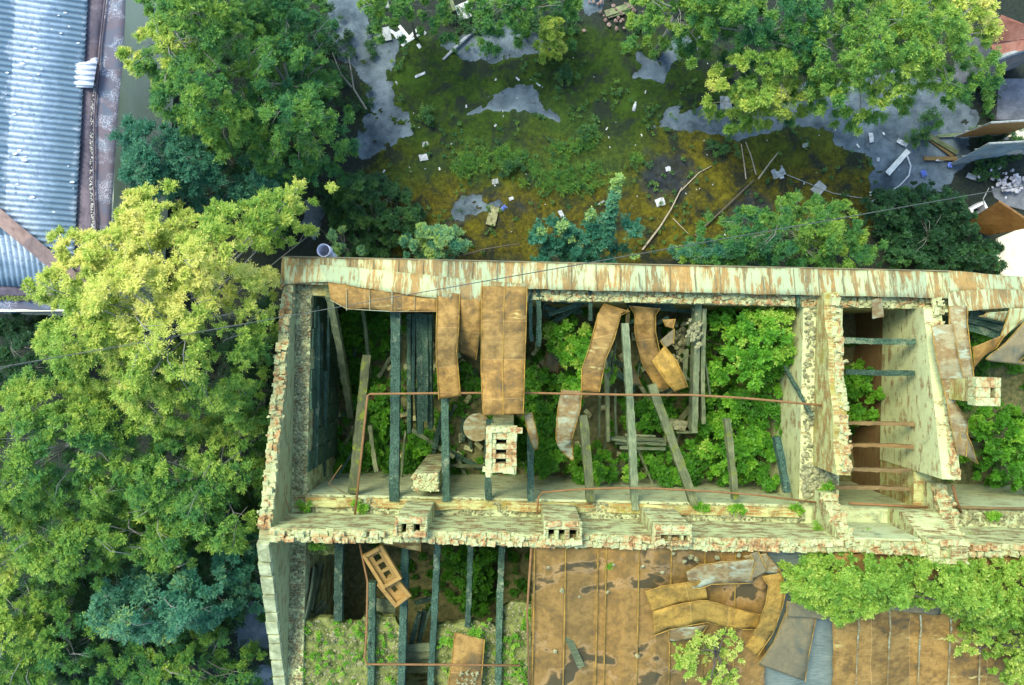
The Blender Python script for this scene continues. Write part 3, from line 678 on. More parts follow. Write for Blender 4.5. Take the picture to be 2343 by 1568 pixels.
# hip runs from the ridge side down to the corner
hc = P(200, 664, ZE)                      # corner of the slates
ds_ = (hc - E0); S_END = ds_.dot(ws); E_END = ds_.dot(we)
hip_k = .86
def on_east(e, s): return s < S_END + (e - E_END) * hip_k * 1.0 + .02
g = MB(); corr(g, -6.5, 0, -3, S_END + .3, on_east, 60); g.build('slate_roof', SLATE.m, WH, smooth=True, solid=.012)
g = MB()
def corr_s(mb):                            # hipped south slope, waves running north to south
    lam = .15; de = lam / 8; ne = int(6.5 / de); n = 24
    base = len(mb.v)
    for i in range(ne + 1):
        e = E_END - i * de
        for j in range(n + 1):
            s = S_END - 6.5 * j / n
            z = ZE + (S_END - s) * SLW / hip_k + .026 * math.cos(2 * math.pi * i * de / lam)
            mb.v.append(WQ(e, s, z))
    for i in range(ne):
        for j in range(n):
            e = E_END - (i + .5) * de; s = S_END - 6.5 * (j + .5) / n
            if S_END - s > (E_END - e) * hip_k + .02: continue
            k = base + i * (n + 1) + j
            mb.uv[len(mb.f)] = [(.2 + 2.7 - 6.5 * j / n + 4.8, i * de), (.2 + 2.7 - 6.5 * j / n + 4.8, (i + 1) * de), (.2 + 2.7 - 6.5 * (j + 1) / n + 4.8, (i + 1) * de), (.2 + 2.7 - 6.5 * (j + 1) / n + 4.8, i * de)]
            mb.f.append([k, k + n + 1, k + n + 2, k + 1])
corr_s(g); g.build('slate_roof', SLATE.m, WH, smooth=True, solid=.012)
g = MB()
for q in (0, 1):                            # hip flashing, two boards meeting on the hip
    st = []
    for k in range(8):
        t = k * .9; c = Vector((0, 0, .075))
        p = WQ(E_END - t, S_END - t * hip_k, ZE + t * SLW) + c
        off = (we * .17 - ws * .06) if q == 0 else (ws * .17 - we * .06)
        o2 = p + (we * .16 - ws * .1 if q == 0 else ws * .16 - we * .1) + Vector((0, 0, -.045))
        st.append((p, o2))
    strip_mesh(g, st, 2, .006, 2)
HIPM = mat_rust('hip_flashing', (.2, .15, .13), (.28, .21, .18), (.15, .12, .12))
g.build('hip_flashing', HIPM, WH, solid=.008)
# eave flashing band, raised lip and lower gutter band (east side)
L1 = [(205, -60, 246, -60), (200, 100, 228, 100), (190, 260, 215, 260), (182, 420, 213, 420), (180, 520, 218, 520), (184, 600, 224, 600), (188, 668, 232, 672)]
g = MB(); strip_mesh(g, [(P(a - 14, b, ZE - .05), P(c, d, ZE - .17)) for a, b, c, d in L1], 4, .01, 3); g.build('eave_flashing', GUTTER, WH, smooth=True, solid=.01)
g = MB()
for dz, r in ((0.0, .03),): g.tube([P(c + 1, d, ZE - .13) for a, b, c, d in L1], r, 6)
g.build('gutter_lip', GUTTER, WH)
L2 = [(246, -60, 290, -60), (229, 100, 283, 100), (217, 260, 270, 260), (214, 420, 258, 420), (220, 520, 252, 520), (226, 600, 250, 600), (233, 680, 249, 690)]
g = MB(); strip_mesh(g, [(P(a - 3, b, ZE - .2), P(c, d, ZE - .32)) for a, b, c, d in L2], 4, .012, 3); g.build('gutter_band', GUTTERS.m, WH, smooth=True, solid=.01)
# south eave
g = MB(); strip_mesh(g, [(P(u, 652, ZE - .04), P(u, 682, ZE - .2)) for u in (-80, 0, 100, 235)], 4, .012, 3); g.build('eave_flashing', GUTTER, WH, smooth=True, solid=.01)
g = MB(); strip_mesh(g, [(P(u, 684, ZE - .22), P(u, 716, ZE - .4)) for u in (-80, 0, 100, 240)], 4, .012, 3); g.build('gutter_band', GUTTERS.m, WH, smooth=True, solid=.01)
g = MB()
for _ in range(240):
    u = random.uniform(-20, 150); g.rock(P(u, 683 + random.uniform(-5, 5), ZE - .17), random.uniform(.015, .05))
WMOSS = mat_plain('gutter_moss', (.06, .1, .02), (.16, .22, .04), 20); tag(g.build('gutter_moss', WMOSS, WH), kind='stuff')
g = MB()
for _ in range(420):
    i = random.randint(1, 4); t = random.random(); A = L1[i]; Bq = L1[i + 1]
    u = A[2] + (Bq[2] - A[2]) * t; v = A[3] + (Bq[3] - A[3]) * t
    if v > 560 or v < 190: continue
    g.rock(P(u - 3 + random.uniform(-5, 2), v, ZE - .15), random.uniform(.008, .03))
tag(g.build('lichen_crust', mat_plain('lichen', (.2, .22, .14), (.62, .64, .58), 25), WH), kind='stuff')
# walls
a = P(286, -60, ZE - .35); b_ = P(249, 688, ZE - .35); din = Vector((-.02, 0, 0)); far = P(-900, -60, ZE - .35); far2 = P(-900, 716, ZE - .35)
g = MB(); up = [a + din, b_ + din, P(240, 712, ZE - .42) + din, Vector((-14.5, b_.y - .3, ZE - .4)), Vector((-14.5, a.y, ZE - .4))]
for p in up: p.z = ZE - .36
g.prism(up[::-1], ZE - .36); g.build('wall', CREAMG, WH)
# broken white slate lying over the gutter
t = MB(); lam = .15
for j in range(45):
    for i in range(2):
        s = j * .0188
        u, v = (168 + 6 * math.sin(j * 1.7) + (8 if j % 8 < 4 else 0) - (12 if j > 38 else 0) + (10 if j < 8 else 0), 0) if i == 0 else (224 - j * .25, 0)
        v = 133 + j * 1.55 + (0 if i else -2)
        t.v.append(P(u if not (i == 0 and j < 8) else u + 26, v, ZE + .06 + .02 * math.cos(2 * math.pi * s / lam)))
t.f = [[2 * j, 2 * j + 2, 2 * j + 3, 2 * j + 1] for j in range(44)]
SLW_ = mat_plain('bare_slate', (.38, .44, .5), (.56, .62, .68), 7)
tag(t.build('broken_slate', SLW_, solid=.012, smooth=True), 'broken piece of bare pale slate lying across the brown warehouse gutter', 'roof slate')
# flakes of slate on the roof
g0 = []
for k in range(38):
    u = random.uniform(0, 185); v = random.uniform(10, 600)
    if v > 430 and u < (v - 400) * 1.0 + 20: continue
    e = (P(u, v, ZE + .9) - E0).dot(we)
    z = ZE - e * SLW + .035
    for _ in range(3):
        p = P(u, v, z); e = (p - E0).dot(we); z = ZE - e * SLW + .035
    if e > -.08: continue
    m = MB(); r = random.uniform(.02, .08); n = random.randint(5, 7); a0 = random.random() * 6
    pts = [P(u, v, z) + Vector((math.cos(a0 + 6.28 * i / n) * r * random.uniform(.6, 1.5), math.sin(a0 + 6.28 * i / n) * r * random.uniform(.3, .6), 0)) for i in range(n)]
    m.prism(pts, .004); g0.append(tag(m.build('slate_flake', SLW_), 'small pale flake of broken slate lying loose on the corrugated warehouse roof', 'slate flake', 'slate flakes on the warehouse roof'))

# ------------------------------------------------------------------ garages, doors and slabs (right edge)
def slab(poly, z, th, name, mat, kind='structure', label=None, cat=None):
    g = MB(); g.prism([P(u, v, z) for u, v in poly][::-1], th); o = g.build(name, mat)
    return tag(o, label, cat, None, kind)
slab([(2297, 318), (2343, 288), (2420, 280), (2420, 322), (2300, 321)][::-1], .12, .2, 'concrete_apron', CREAM)
slab([(2284, 545), (2343, 520), (2430, 520), (2430, 640), (2290, 640), (2276, 590)][::-1], .12, .2, 'concrete_apron', CREAM)
CONC = mat_plain('old_concrete', (.08, .09, .095), (.19, .21, .22), 2.5)
slab([(2288, 180), (2420, 180), (2420, 274), (2280, 274), (2283, 220)][::-1], .25, .4, 'concrete_slab', CONC)
slab([(2268, 432), (2420, 380), (2420, 500), (2300, 470), (2276, 452)][::-1], .05, .2, 'concrete_slab', CONC)
def door(name, base, top, th, mat, label, frame_mat, cat='garage door'):
    b0, b1, t1, t0 = [Vector(p) for p in (base[0], base[1], top[1], top[0])]
    nrm = (b1 - b0).cross(t0 - b0).normalized() * th
    root = thing(name, (b0 + b1) / 2, label, cat)
    g = MB(); g.add([b0, b1, t1, t0, b0 + nrm, b1 + nrm, t1 + nrm, t0 + nrm], [(0, 1, 2, 3), (7, 6, 5, 4), (0, 4, 5, 1), (1, 5, 6, 2), (2, 6, 7, 3), (3, 7, 4, 0)])
    g.build('door_panel', mat, root)
    g = MB(); c = nrm * .5
    g.tube([b0 + c, b1 + c, t1 + c, t0 + c, b0 + c], .03, 4); g.build('door_frame', frame_mat, root)
    g = MB()
    for k in (.3, .65): g.tube([b0.lerp(t0, k) - nrm * .6, b1.lerp(t1, k) - nrm * .6], .022, 4)
    g.build('cross_rail', frame_mat, root)
    g = MB()
    for k in (.2, .8): g.tube([b1.lerp(t1, k) + c, b1.lerp(t1, k) + c + Vector((0, 0, .16))], .035, 6)
    g.build('hinge', PIPE, root)
    return root
door('garage_door', (P(2181, 311, 0), P(2262, 276, 0)), (P(2270, 279, 2.05), P(2360, 240, 2.05)), .04, ORANGE, 'open rusty brown garage door leaf nearest the trees, right of the timber planks', GREYM) if False else None
door('garage_door', (P(2184, 312, .1), P(2300, 305, .1)), (P(2268, 279, 2.1), P(2400, 271, 2.1)), .04, ORANGE, 'open rusty brown garage door leaf above the blue one', GREYM)
door('garage_door', (P(2178, 373, .1), P(2330, 350, .1)), (P(2262, 327, 2.1), P(2420, 318, 2.1)), .04, BLUED, 'open faded blue garage door leaf standing edge up on the concrete', GREYM)
door('garage_door', (P(2205, 513, .1), P(2262, 536, .1)), (P(2287, 459, 2.1), P(2372, 515, 2.1)), .05, ORANGE, 'orange rusty garage door leaf by the pale wooden box', PIPE)
g = MB(); g.box(P(2300, 352, .1).lerp(P(2360, 345, .6), .5), (.9, .05, .9), Matrix.Rotation(.1, 3, 'Z')); tag(g.build('white_board', WHITE, bevel=.01), 'white board edge standing below the blue garage door', 'board')
# red roofed shed
RS = thing('shed', P(2340, 90, 0), 'red tin roofed shed half under the yellow tree at the top right corner', 'shed')
q = [P(2262, 90, 2.6), P(2292, 34, 2.9), P(2420, 80, 2.9), P(2420, 85, 2.7), P(2343, 108, 2.6), P(2278, 132, 2.5)]
g = MB(); g.prism([q[0], q[1], P(2430, 90, 2.9), P(2430, 78, 2.7), q[5]][::-1], .05); g.build('roof', REDROOF, RS)
g = MB(); A, Bp, C_, D = P(2278, 130, 2.56), P(2292, 36, 2.96), P(2430, 92, 2.96), P(2430, 80, 2.76)
for k in range(26):
    t = k / 25; g.tube([(P(2285, 40, 2.96)).lerp(P(2262, 96, 2.66), t) + Vector((0, 0, .0)), P(2440, 84, 2.96).lerp(P(2430, 86, 2.75), t)], .012, 4)
g.build('roof_rib', REDROOF, RS)
g = MB(); g.tube([P(2278, 135, 2.5), P(2343, 112, 2.55), P(2430, 82, 2.6)], .07, 6); g.build('gutter', GREYM, RS)
g = MB(); g.prism([P(2290, 140, 2.4), P(2290, 45, 2.4), P(2440, 80, 2.4), P(2440, 92, 2.4)], 2.4); g.build('wall', CONC, RS)
# ------------------------------------------------------------------ timbers
def beam(name, p0, p1, w, h, mat, label, cat='beam', group=None, rough=.018, roll=0.0, taper=None):
    p0, p1 = Vector(p0), Vector(p1); d = p1 - p0; L = d.length; t = d.normalized()
    up = Vector((0, 0, 1)) if abs(t.z) < .95 else Vector((0, 1, 0))
    x = t.cross(up).normalized(); y = x.cross(t).normalized()
    if roll: q = Matrix.Rotation(roll, 3, t); x = q @ x; y = q @ y
    n = max(2, int(L / .09)); mb = MB(); sag = random.uniform(.01, .05) if L > 1.2 else 0; side = random.uniform(-.03, .03) if L > 1.2 else 0; prof = [(-1, -1), (0, -1.02), (1, -1), (1.02, 0), (1, 1), (0, 1.02), (-1, 1), (-1.02, 0)]
    sd = random.uniform(0, 99)
    for i in range(n + 1):
        f = i / n; c = p0 + d * f + (x * side - y * sag) * math.sin(math.pi * f); s = 1.0 + .12 * mnoise.noise(Vector((f * 5, sd, 1)))
        if taper: s = 1 - taper * max(0, (f - .75) / .25)
        for k, (a, b) in enumerate(prof):
            v = c + x * (a * w / 2 * s) + y * (b * h / 2 * s)
            nz = mnoise.noise(v * 5 + Vector((sd, 0, 0))) * rough + mnoise.noise(v * 16) * rough * .6
            mb.v.append(v + (x * a + y * b) * nz)
    m = 8
    for i in range(n):
        for k in range(m):
            q = (k + 1) % m; l0, l1 = L * i / n, L * (i + 1) / n
            mb.uv[len(mb.f)] = [(l0, k * w / 2), (l0, (k + 1) * w / 2), (l1, (k + 1) * w / 2), (l1, k * w / 2)]
            mb.f.append([i * m + k, i * m + q, (i + 1) * m + q, (i + 1) * m + k])
    mb.f.append([k for k in range(m)][::-1]); mb.f.append([n * m + k for k in range(m)])
    return tag(mb.build(name, mat), label, cat, group)
ZB = ATTIC + .06
def bm(u0, v0, u1, v1, wpx, mat, label, z0=ZB, z1=ZB, group='ceiling beams across the north room', h=.22, name='ceiling_beam', **k):
    w = wpx * (H - (z0 + z1) / 2) / F
    return beam(name, P(u0, v0, z0), P(u1, v1, z1), w, h, mat, label, 'beam', group, **k)
bm(754, 672, 803, 950, 15, OLDW, 'weathered grey plank leaning from the northwest corner down to the rubble', ZB, 1.4, None, name='leaning_plank')
bm(840, 815, 807, 1130, 20, MOSSW, 'half charred beam tilting beside the bend of the rusty pipe', ZB - .9, ZB)
bm(906, 660, 902, 1146, 21, CHAR, 'long fully charred beam left of the hanging rusty sheets, widest of its row', rough=.02)
bm(1018, 690, 1022, 1146, 17, CHAR, 'charred beam coming out from under the narrow hanging rusty sheet', rough=.02)
bm(1120, 960, 1118, 1142, 15, CHAR, 'short charred beam end showing below the freestanding flue block')
bm(1213, 960, 1214, 1148, 15, CHAR, 'thin dark beam just right of the freestanding flue block')
bm(1334, 950, 1351, 1148, 19, MOSSW, 'moss grown beam ending below the pointed hanging rusty sheet')
bm(1429, 740, 1453, 1166, 17, OLDW, 'pale weathered beam splitting the collapsed timber frame, charred at its far end', rough=.018)
bm(1490, 880, 1590, 1156, 19, MOSSW, 'slanting mossy beam, most tilted of the row')
bm(1662, 958, 1682, 1142, 14, MOSSW, 'thin green beam passing through the bright bushes')
bm(1776, 1000, 1800, 1126, 14, CHAR, 'short dark beam against the pale cross wall')
for u, v0, v1, w, l in ((1231, 655, 792, 11, 'charred joist stub right of the widest hanging sheet'), (1215, 664, 780, 8, 'thin split joist stub hard against the widest hanging sheet'), (1350, 655, 732, 8, 'short charred joist stub under the painted eave')):
    bm(u, v0, u + 1, v1, w, CHAR, l, ZB, ZB - .3, 'joist stubs at the north wall', .16, 'joist_stub')
bm(1823, 655, 1826, 702, 8, CHAR, 'stub of joist over the top of the pale cross wall', ZB + .1, ZB, 'joist stubs at the north wall', .12, 'joist_stub')
for (u0, v0, u1, v1, l) in ((1795, 838, 1858, 954, 'dark pole leaning on the pale cross wall'),):
    beam('leaning_pole', P(u0, v0, 4.3), P(u1, v1, 5.2), .09, .07, CHAR, l, 'pole')
for i, (v, u0, u1, mat, w, l) in enumerate(((779, 1925, 2092, CHAR, 13, 'upper charred beam bridging the narrow room'), (851, 1932, 2090, CHAR, 12, 'second charred beam bridging the narrow room, with splintered end'),
        (968, 1935, 2088, BROWNW, 8, 'brown beam bridging the narrow room just below the green bush'), (1019, 1938, 2086, BROWNW, 8, 'brown beam bridging the narrow room beside the hooked wall crest'),
        (1073, 1945, 2080, BROWNW, 8, 'brown beam bridging the narrow room level with the end of the cross wall'), (1115, 1888, 2078, BROWNW, 8, 'lowest and longest brown beam bridging the narrow room'))):
    bm(u0, v, u1, v + 3, w, mat, l, ZB, ZB, 'beams bridging the narrow room', .18)
# charred beams of the south west room
for i, (u0, v0, u1, v1, w, l) in enumerate(((778, 1240, 776, 1418, 18, 'charred beam over the blue plastered pit, first from the gable'), (853, 1330, 849, 1620, 15, 'charred beam running under the toppled wooden chimney cap'),
        (928, 1252, 917, 1620, 16, 'charred beam touching the right side of the toppled chimney cap'), (1002, 1240, 983, 1620, 14, 'charred beam right of the wooden steps'),
        (1077, 1243, 1070, 1432, 12, 'charred beam in front of the green plants in the south room'), (1149, 1245, 1140, 1620, 14, 'charred beam closest to the rusty roof edge'))):
    bm(u0, v0, u1, v1, w, CHAR, l, ATTIC + .05, ATTIC + .02, 'charred beams of the south room', .24, rough=.02)
# collapsed stud walls and frames
def planks(name, label, cat, lst, mat):
    """lst: list of (u0,v0,z0,u1,v1,z1,w,h); one fallen assembly with each board its own part"""
    root = thing(name, P(lst[0][0], lst[0][1], FLOOR), label, cat)
    for (u0, v0, z0, u1, v1, z1, w_, h_) in lst:
        o = beam('board', P(u0, v0, z0), P(u1, v1, z1), w_, h_, mat, None, None, None, .012)
        for k in ('label', 'category', 'group'):
            if k in o: del o[k]
        o.parent = root; o.location = o.location - root.location
    return root
planks('burnt_partition', 'burnt partition of upright boards standing between two charred beams', 'partition',
       [(938, 715, 3.9, 938, 985, 3.2, .1, .5), (948, 716, 4.1, 946, 900, 3.6, .09, .3), (958, 714, 4.3, 962, 990, 3.2, .16, .2), (971, 716, 4.3, 972, 960, 3.4, .16, .25), (984, 714, 4.2, 986, 975, 3.0, .14, .4), (950, 890, 3.6, 956, 986, 2.8, .05, .1)], CHAR)
planks('burnt_partition', 'dark burnt boards lining the inside of the west wall', 'partition',
       [(722, 700, 4.4, 716, 1070, 4.2, .22, .05), (733, 740, 4.2, 726, 1020, 3.6, .15, .05), (752, 690, 4.2, 744, 1040, 2.6, .06, .1), (745, 850, 3.9, 741, 1090, 3.0, .09, .05)], CHAR)
planks('collapsed_timbers', 'collapsed timber frame of grey boards right of the long hanging sheet', 'timber frame',
       [(1383, 800, 4.2, 1390, 1005, 3.2, .09, .3), (1396, 790, 4.2, 1390, 990, 3.3, .07, .12), (1410, 785, 4.3, 1398, 880, 3.6, .05, .1), (1372, 905, 3.2, 1370, 995, 2.4, .06, .2), (1408, 890, 3.0, 1410, 1010, 2.4, .06, .1), (1390, 1003, 3.0, 1440, 1010, 2.9, .07, .12)], OLDW)
planks('fallen_planks', 'splintered grey planks lying level at the foot of the collapsed frame', 'planks',
       [(1395, 1002, 3.0, 1520, 1007, 2.9, .1, .05), (1408, 1014, 2.9, 1523, 1017, 2.8, .09, .05), (1418, 1024, 2.8, 1522, 1027, 2.7, .08, .05), (1430, 995, 2.9, 1500, 998, 2.8, .05, .05), (1410, 1008, 2.7, 1440, 1028, 2.7, .07, .05)], OLDW)
planks('wall_remnant', 'upright grey stud wall remnant between the crumpled sheets and the bushes', 'partition',
       [(1594, 690, 4.3, 1585, 985, 3.4, .16, .4), (1606, 700, 4.2, 1604, 960, 3.2, .1, .6), (1575, 760, 4.0, 1588, 730, 4.2, .07, .1), (1602, 760, 4.0, 1624, 905, 3.4, .05, .08), (1570, 800, 3.6, 1566, 870, 3.2, .12, .05), (1580, 740, 3.8, 1574, 790, 3.6, .09, .06), (1548, 990, 2.6, 1590, 988, 2.6, .05, .2)], OLDW)
def lumps(name, label, cat, c, n, spread, r, mat):
    m = MB()
    for _ in range(n): m.rock(Vector(c) + Vector((random.gauss(0, spread[0]), random.gauss(0, spread[1]), random.uniform(0, spread[2]))), random.uniform(*r))
    return tag(m.build(name, mat), label, cat, None, 'stuff')
lumps('plaster_heap', 'pale lump of broken plaster on top of the stud wall remnant', 'rubble', P(1590, 765, 4.3), 40, (.08, .3, .15), (.04, .11), RUBBLE)
lumps('plaster_heap', 'broken pale masonry heap left of the stud wall remnant', 'rubble', P(1555, 780, 2.8), 60, (.2, .35, .3), (.05, .13), RUBBLE)
for i, (u, v) in enumerate(((1552, 966), (1549, 975))):
    m = MB(); m.box(P(u, v + 1, 2.4), (.5, .17, .12), Matrix.Rotation(-.2, 3, 'Z'), .02); tag(m.build('fallen_block', RUBBLE, bevel=.02), ['upper', 'lower'][i] + ' of two grey blocks lying beside the stud wall remnant', 'block')
planks('burnt_rafters', 'bundle of burnt rafters sloping from the north wall behind the bushes', 'rafters',
       [(1240, 695, 4.3, 1300, 735, 2.6, .12, .1), (1245, 705, 4.2, 1330, 715, 3.2, .1, .1), (1255, 720, 3.9, 1345, 690, 4.0, .12, .08), (1270, 735, 3.4, 1325, 700, 4.0, .14, .08), (1240, 715, 3.8, 1285, 745, 2.4, .1, .1), (1250, 688, 4.4, 1345, 694, 4.2, .08, .08)], CHAR)
planks('burnt_rafters', 'blue grey burnt rafters crossing below the painted eave right of the bent sheet', 'rafters',
       [(1435, 697, 4.4, 1540, 700, 4.2, .16, .1), (1450, 770, 3.6, 1530, 725, 4.1, .1, .08), (1500, 705, 4.2, 1600, 715, 3.6, .1, .08), (1440, 740, 3.9, 1500, 700, 4.3, .08, .06), (1540, 690, 4.4, 1605, 695, 4.2, .12, .06)], CHAR)
planks('wooden_steps', 'grey wooden steps going down between two charred beams at the bottom', 'steps',
       [(925, 1484, 4.25, 984, 1480, 4.25, .2, .05), (924, 1500, 4.0, 984, 1497, 4.0, .2, .05), (924, 1515, 3.8, 984, 1512, 3.8, .2, .05), (924, 1532, 3.5, 984, 1529, 3.5, .2, .05)], OLDW)
planks('wooden_steps', 'grey slatted boards just below the toppled chimney cap', 'steps',
       [(860, 1376, 4.3, 904, 1380, 4.3, .17, .05), (860, 1391, 4.2, 905, 1395, 4.2, .17, .05), (860, 1405, 4.1, 905, 1409, 4.1, .15, .05), (862, 1418, 4.0, 905, 1420, 4.0, .12, .05)], OLDW)
planks('burnt_boards', 'split charred boards dropping into the dark hole above the wooden steps', 'boards',
       [(960, 1400, 4.0, 940, 1478, 4.1, .12, .1), (972, 1395, 3.8, 958, 1470, 3.9, .14, .08), (985, 1390, 4.2, 968, 1450, 3.8, .05, .1), (950, 1380, 3.4, 985, 1370, 3.8, .14, .05)], CHAR)
planks('leaning_board', 'blue grey plastered board leaning against the gable in the south room', 'panel',
       [(722, 1300, 4.1, 700, 1418, 4.6, .06, .5), (736, 1290, 3.6, 712, 1400, 4.2, .12, .4)], OLDW)
planks('lath_panel', 'panel of pale laths lying in the pit by the gable', 'lath panel',
       [(745, 1376, 3.6, 712, 1416, 3.8, .08, .03), (750, 1384, 3.5, 716, 1424, 3.7, .08, .03), (738, 1372, 3.7, 706, 1410, 3.9, .06, .03), (730, 1428, 3.7, 745, 1410, 3.6, .06, .03)], OLDW)
# random broken boards on the floor of the big room, each its own thing
spots = [(790, 870), (812, 800), (835, 890), (870, 760), (880, 840), (1030, 930), (1060, 980), (1075, 1010), (1130, 1100), (760, 1050), (1060, 1050), (880, 1000), (1240, 1030), (1290, 1080), (1470, 950), (1500, 1080), (1250, 830), (1000, 1085), (795, 940), (860, 900), (1052, 1060), (770, 980)]
wd = ['beside the leaning plank', 'under the pipe corner', 'between the charred beams', 'among the green weeds', 'near the flue block', 'by the spine wall foot']
for i, (u, v) in enumerate(spots):
    a = random.uniform(0, 3.1); L = random.uniform(.4, 1.2); p = P(u, v, FLOOR + .3); d = Vector((math.cos(a), math.sin(a), random.uniform(-.2, .2))) * L / 2
    beam('broken_board', p - d, p + d, random.uniform(.06, .16), random.uniform(.03, .06), random.choice([OLDW, CHAR, BROWNW]), 'broken board lying on the rubble floor of the big north room', 'board', 'broken boards on the rubble floor')
for i in range(26):
    u, v = random.choice([(random.uniform(770, 1100), random.uniform(740, 1070)), (random.uniform(1220, 1600), random.uniform(740, 1070)), (random.uniform(1390, 1600), random.uniform(740, 1000))])
    a = random.gauss(1.57, .7); L = random.uniform(1.0, 2.2); p = P(u, v, FLOOR + random.uniform(.5, 1.3)); d = Vector((math.cos(a), math.sin(a), random.uniform(-.35, .35))) * L / 2
    beam('burnt_board', p - d, p + d, random.uniform(.06, .17), random.uniform(.04, .1), random.choice([CHAR, OLDW, CHAR, MOSSW]), 'long burnt board fallen among the plants of the big north room', 'board', 'burnt boards fallen into the north room', .02)
for i in range(90):
    u, v = random.choice([(random.uniform(770, 1200), random.uniform(720, 1085)), (random.uniform(1220, 1560), random.uniform(760, 1085))])
    m = MB(); m.box(P(u, v, FLOOR + .2), (.26, .13, .08), Matrix.Rotation(random.uniform(0, 3), 3, 'Z') @ Matrix.Rotation(random.uniform(-.5, .5), 3, 'X'), .015)
    tag(m.build('loose_brick', BRICK), 'loose brick lying on the rubble floor of the big north room', 'brick', 'loose bricks on the rubble floor')
m = MB(); m.tube([P(1092, 978, 1.3), P(1092, 978, 2.2)], [.42, .4], 22); tag(m.build('rusty_drum', RUSTM), 'round rusty drum standing left of the freestanding flue block', 'drum')
# ------------------------------------------------------------------ hanging and fallen roof sheets
def sheet_px(name, rows, mat, label, cat='roof sheet', group=None, seam=None, crum=.02, sub=6, across=5):
    """rows: (uL, vL, zL, uR, vR, zR) from top to bottom"""
    root_m = MB(); st = [(P(a, b, c), P(d, e, f)) for a, b, c, d, e, f in rows]
    strip_mesh(root_m, st, sub, crum, across, random.uniform(0, 50)); o = tag(root_m.build(name, mat, smooth=True, solid=.006), label, cat, group)
    g = MB()
    for sd in ([0, 1] + ([.5] if seam else [])):
        pts = [l.lerp(r, sd) + Vector((0, 0, .012)) for l, r in st]; g.tube(pts, .011, 5)
    g.build('folded_seam', RUSTY, o)
    return o
G = 'rusty roof sheets hanging into the north room'
sheet_px('roof_sheet', [(1000, 668, 5.26, 1052, 672, 5.26), (1000, 700, 5.42, 1051, 700, 5.42), (998, 760, 5.62, 1049, 760, 5.62), (998, 809, 5.6, 1045, 806, 5.6), (1001, 860, 5.5, 1049, 850, 5.5), (1004, 914, 5.3, 1054, 906, 5.3)], RUST, 'long narrow rusty sheet hanging left of the widest sheet', group=G)
sheet_px('roof_sheet', [(1051, 672, 5.24, 1102, 676, 5.24), (1051, 700, 5.36, 1102, 702, 5.36), (1051, 750, 5.3, 1099, 760, 5.3), (1049, 804, 4.9, 1089, 824, 4.9)], RUST, 'short rusty sheet hanging between two longer ones', group=G)
sheet_px('roof_sheet', [(1102, 655, 5.3, 1206, 656, 5.3), (1102, 700, 5.5, 1205, 702, 5.5), (1101, 770, 5.8, 1203, 770, 5.8), (1101, 850, 5.9, 1200, 850, 5.9), (1103, 910, 5.95, 1199, 905, 5.95), (1106, 951, 5.9, 1197, 947, 5.95)], RUST, 'widest double rusty sheet reaching down to the flue block', group=G, seam=True)
sheet_px('roof_sheet', [(1384, 694, 4.7, 1440, 712, 4.75), (1368, 720, 4.9, 1420, 722, 4.95), (1350, 790, 5.05, 1406, 775, 5.05), (1331, 845, 5.1, 1386, 822, 5.1), (1330, 895, 5.0, 1371, 898, 5.05)], RUST, 'rusty sheet curving down from the eave above a leafy vine', group=G)
sheet_px('roof_sheet', [(1285, 892, 4.9, 1331, 895, 4.95), (1276, 935, 4.9, 1328, 936, 4.95), (1272, 1006, 4.7, 1309, 1003, 4.75), (1290, 1038, 4.5, 1309, 1020, 4.5), (1309, 1054, 4.4, 1312, 1052, 4.4)], RUSTM, 'pointed rusty sheet hanging like a tongue', group=G)
sheet_px('roof_sheet', [(1332, 898, 4.8, 1362, 895, 4.9), (1334, 914, 4.6, 1346, 906, 4.7)], RUST, 'small rusty scrap at the joint of two hanging sheets', group=G)
sheet_px('roof_sheet', [(1436, 706, 4.7, 1440, 712, 4.7), (1432, 735, 4.6, 1438, 760, 4.3), (1440, 770, 4.5, 1442, 780, 4.2), (1440, 820, 4.4, 1444, 830, 4.0), (1470, 885, 3.9, 1445, 880, 3.6)], RUSTG, 'dark edge on folded sheet beside the splitting beam', group=G)
sheet_px('roof_sheet', [(1440, 700, 4.6, 1510, 706, 4.6), (1452, 720, 4.4, 1500, 722, 4.4), (1453, 765, 4.3, 1500, 760, 4.3), (1468, 830, 4.2, 1515, 830, 4.2), (1495, 875, 4.0, 1530, 880, 4.0), (1506, 890, 3.9, 1527, 890, 3.9)], RUST, 'crumpled brown sheet sliding down behind the brightest folded sheet', group=G, crum=.06)
sheet_px('roof_sheet', [(1492, 826, 4.7, 1520, 792, 4.7), (1508, 850, 4.8, 1548, 825, 4.8), (1525, 875, 4.8, 1565, 862, 4.8), (1545, 897, 4.7, 1574, 886, 4.7)], RUSTY, 'bright folded rusty sheet lying highest among the crumpled ones', group=G, crum=.03)
sheet_px('roof_sheet', [(1510, 780, 4.4, 1543, 752, 4.6), (1522, 797, 4.4, 1541, 786, 4.5)], RUSTG, 'blue grey turned over corner of sheet above the bright folded one', group=G)
sheet_px('roof_sheet', [(1516, 732, 4.5, 1545, 730, 4.6), (1524, 748, 4.4, 1540, 752, 4.6)], RUST, 'small orange sheet tip under the north wall', group=G)
sheet_px('roof_sheet', [(1199, 949, 5.4, 1217, 944, 5.4), (1207, 984, 5.4, 1226, 980, 5.4), (1219, 1020, 5.2, 1231, 1005, 5.2), (1224, 1030, 5.0, 1230, 1028, 5.0)], RUSTM, 'narrow curled rusty strip beside the freestanding flue block', group=G)
sheet_px('roof_sheet', [(1270, 720, 3.2, 1290, 715, 3.4), (1262, 770, 2.8, 1290, 790, 2.9), (1240, 850, 2.4, 1275, 855, 2.5)], RUSTG, 'dark sheet lying deep below the bushes in the north room', group=G)
G2 = 'metal sheets over the second cross wall'
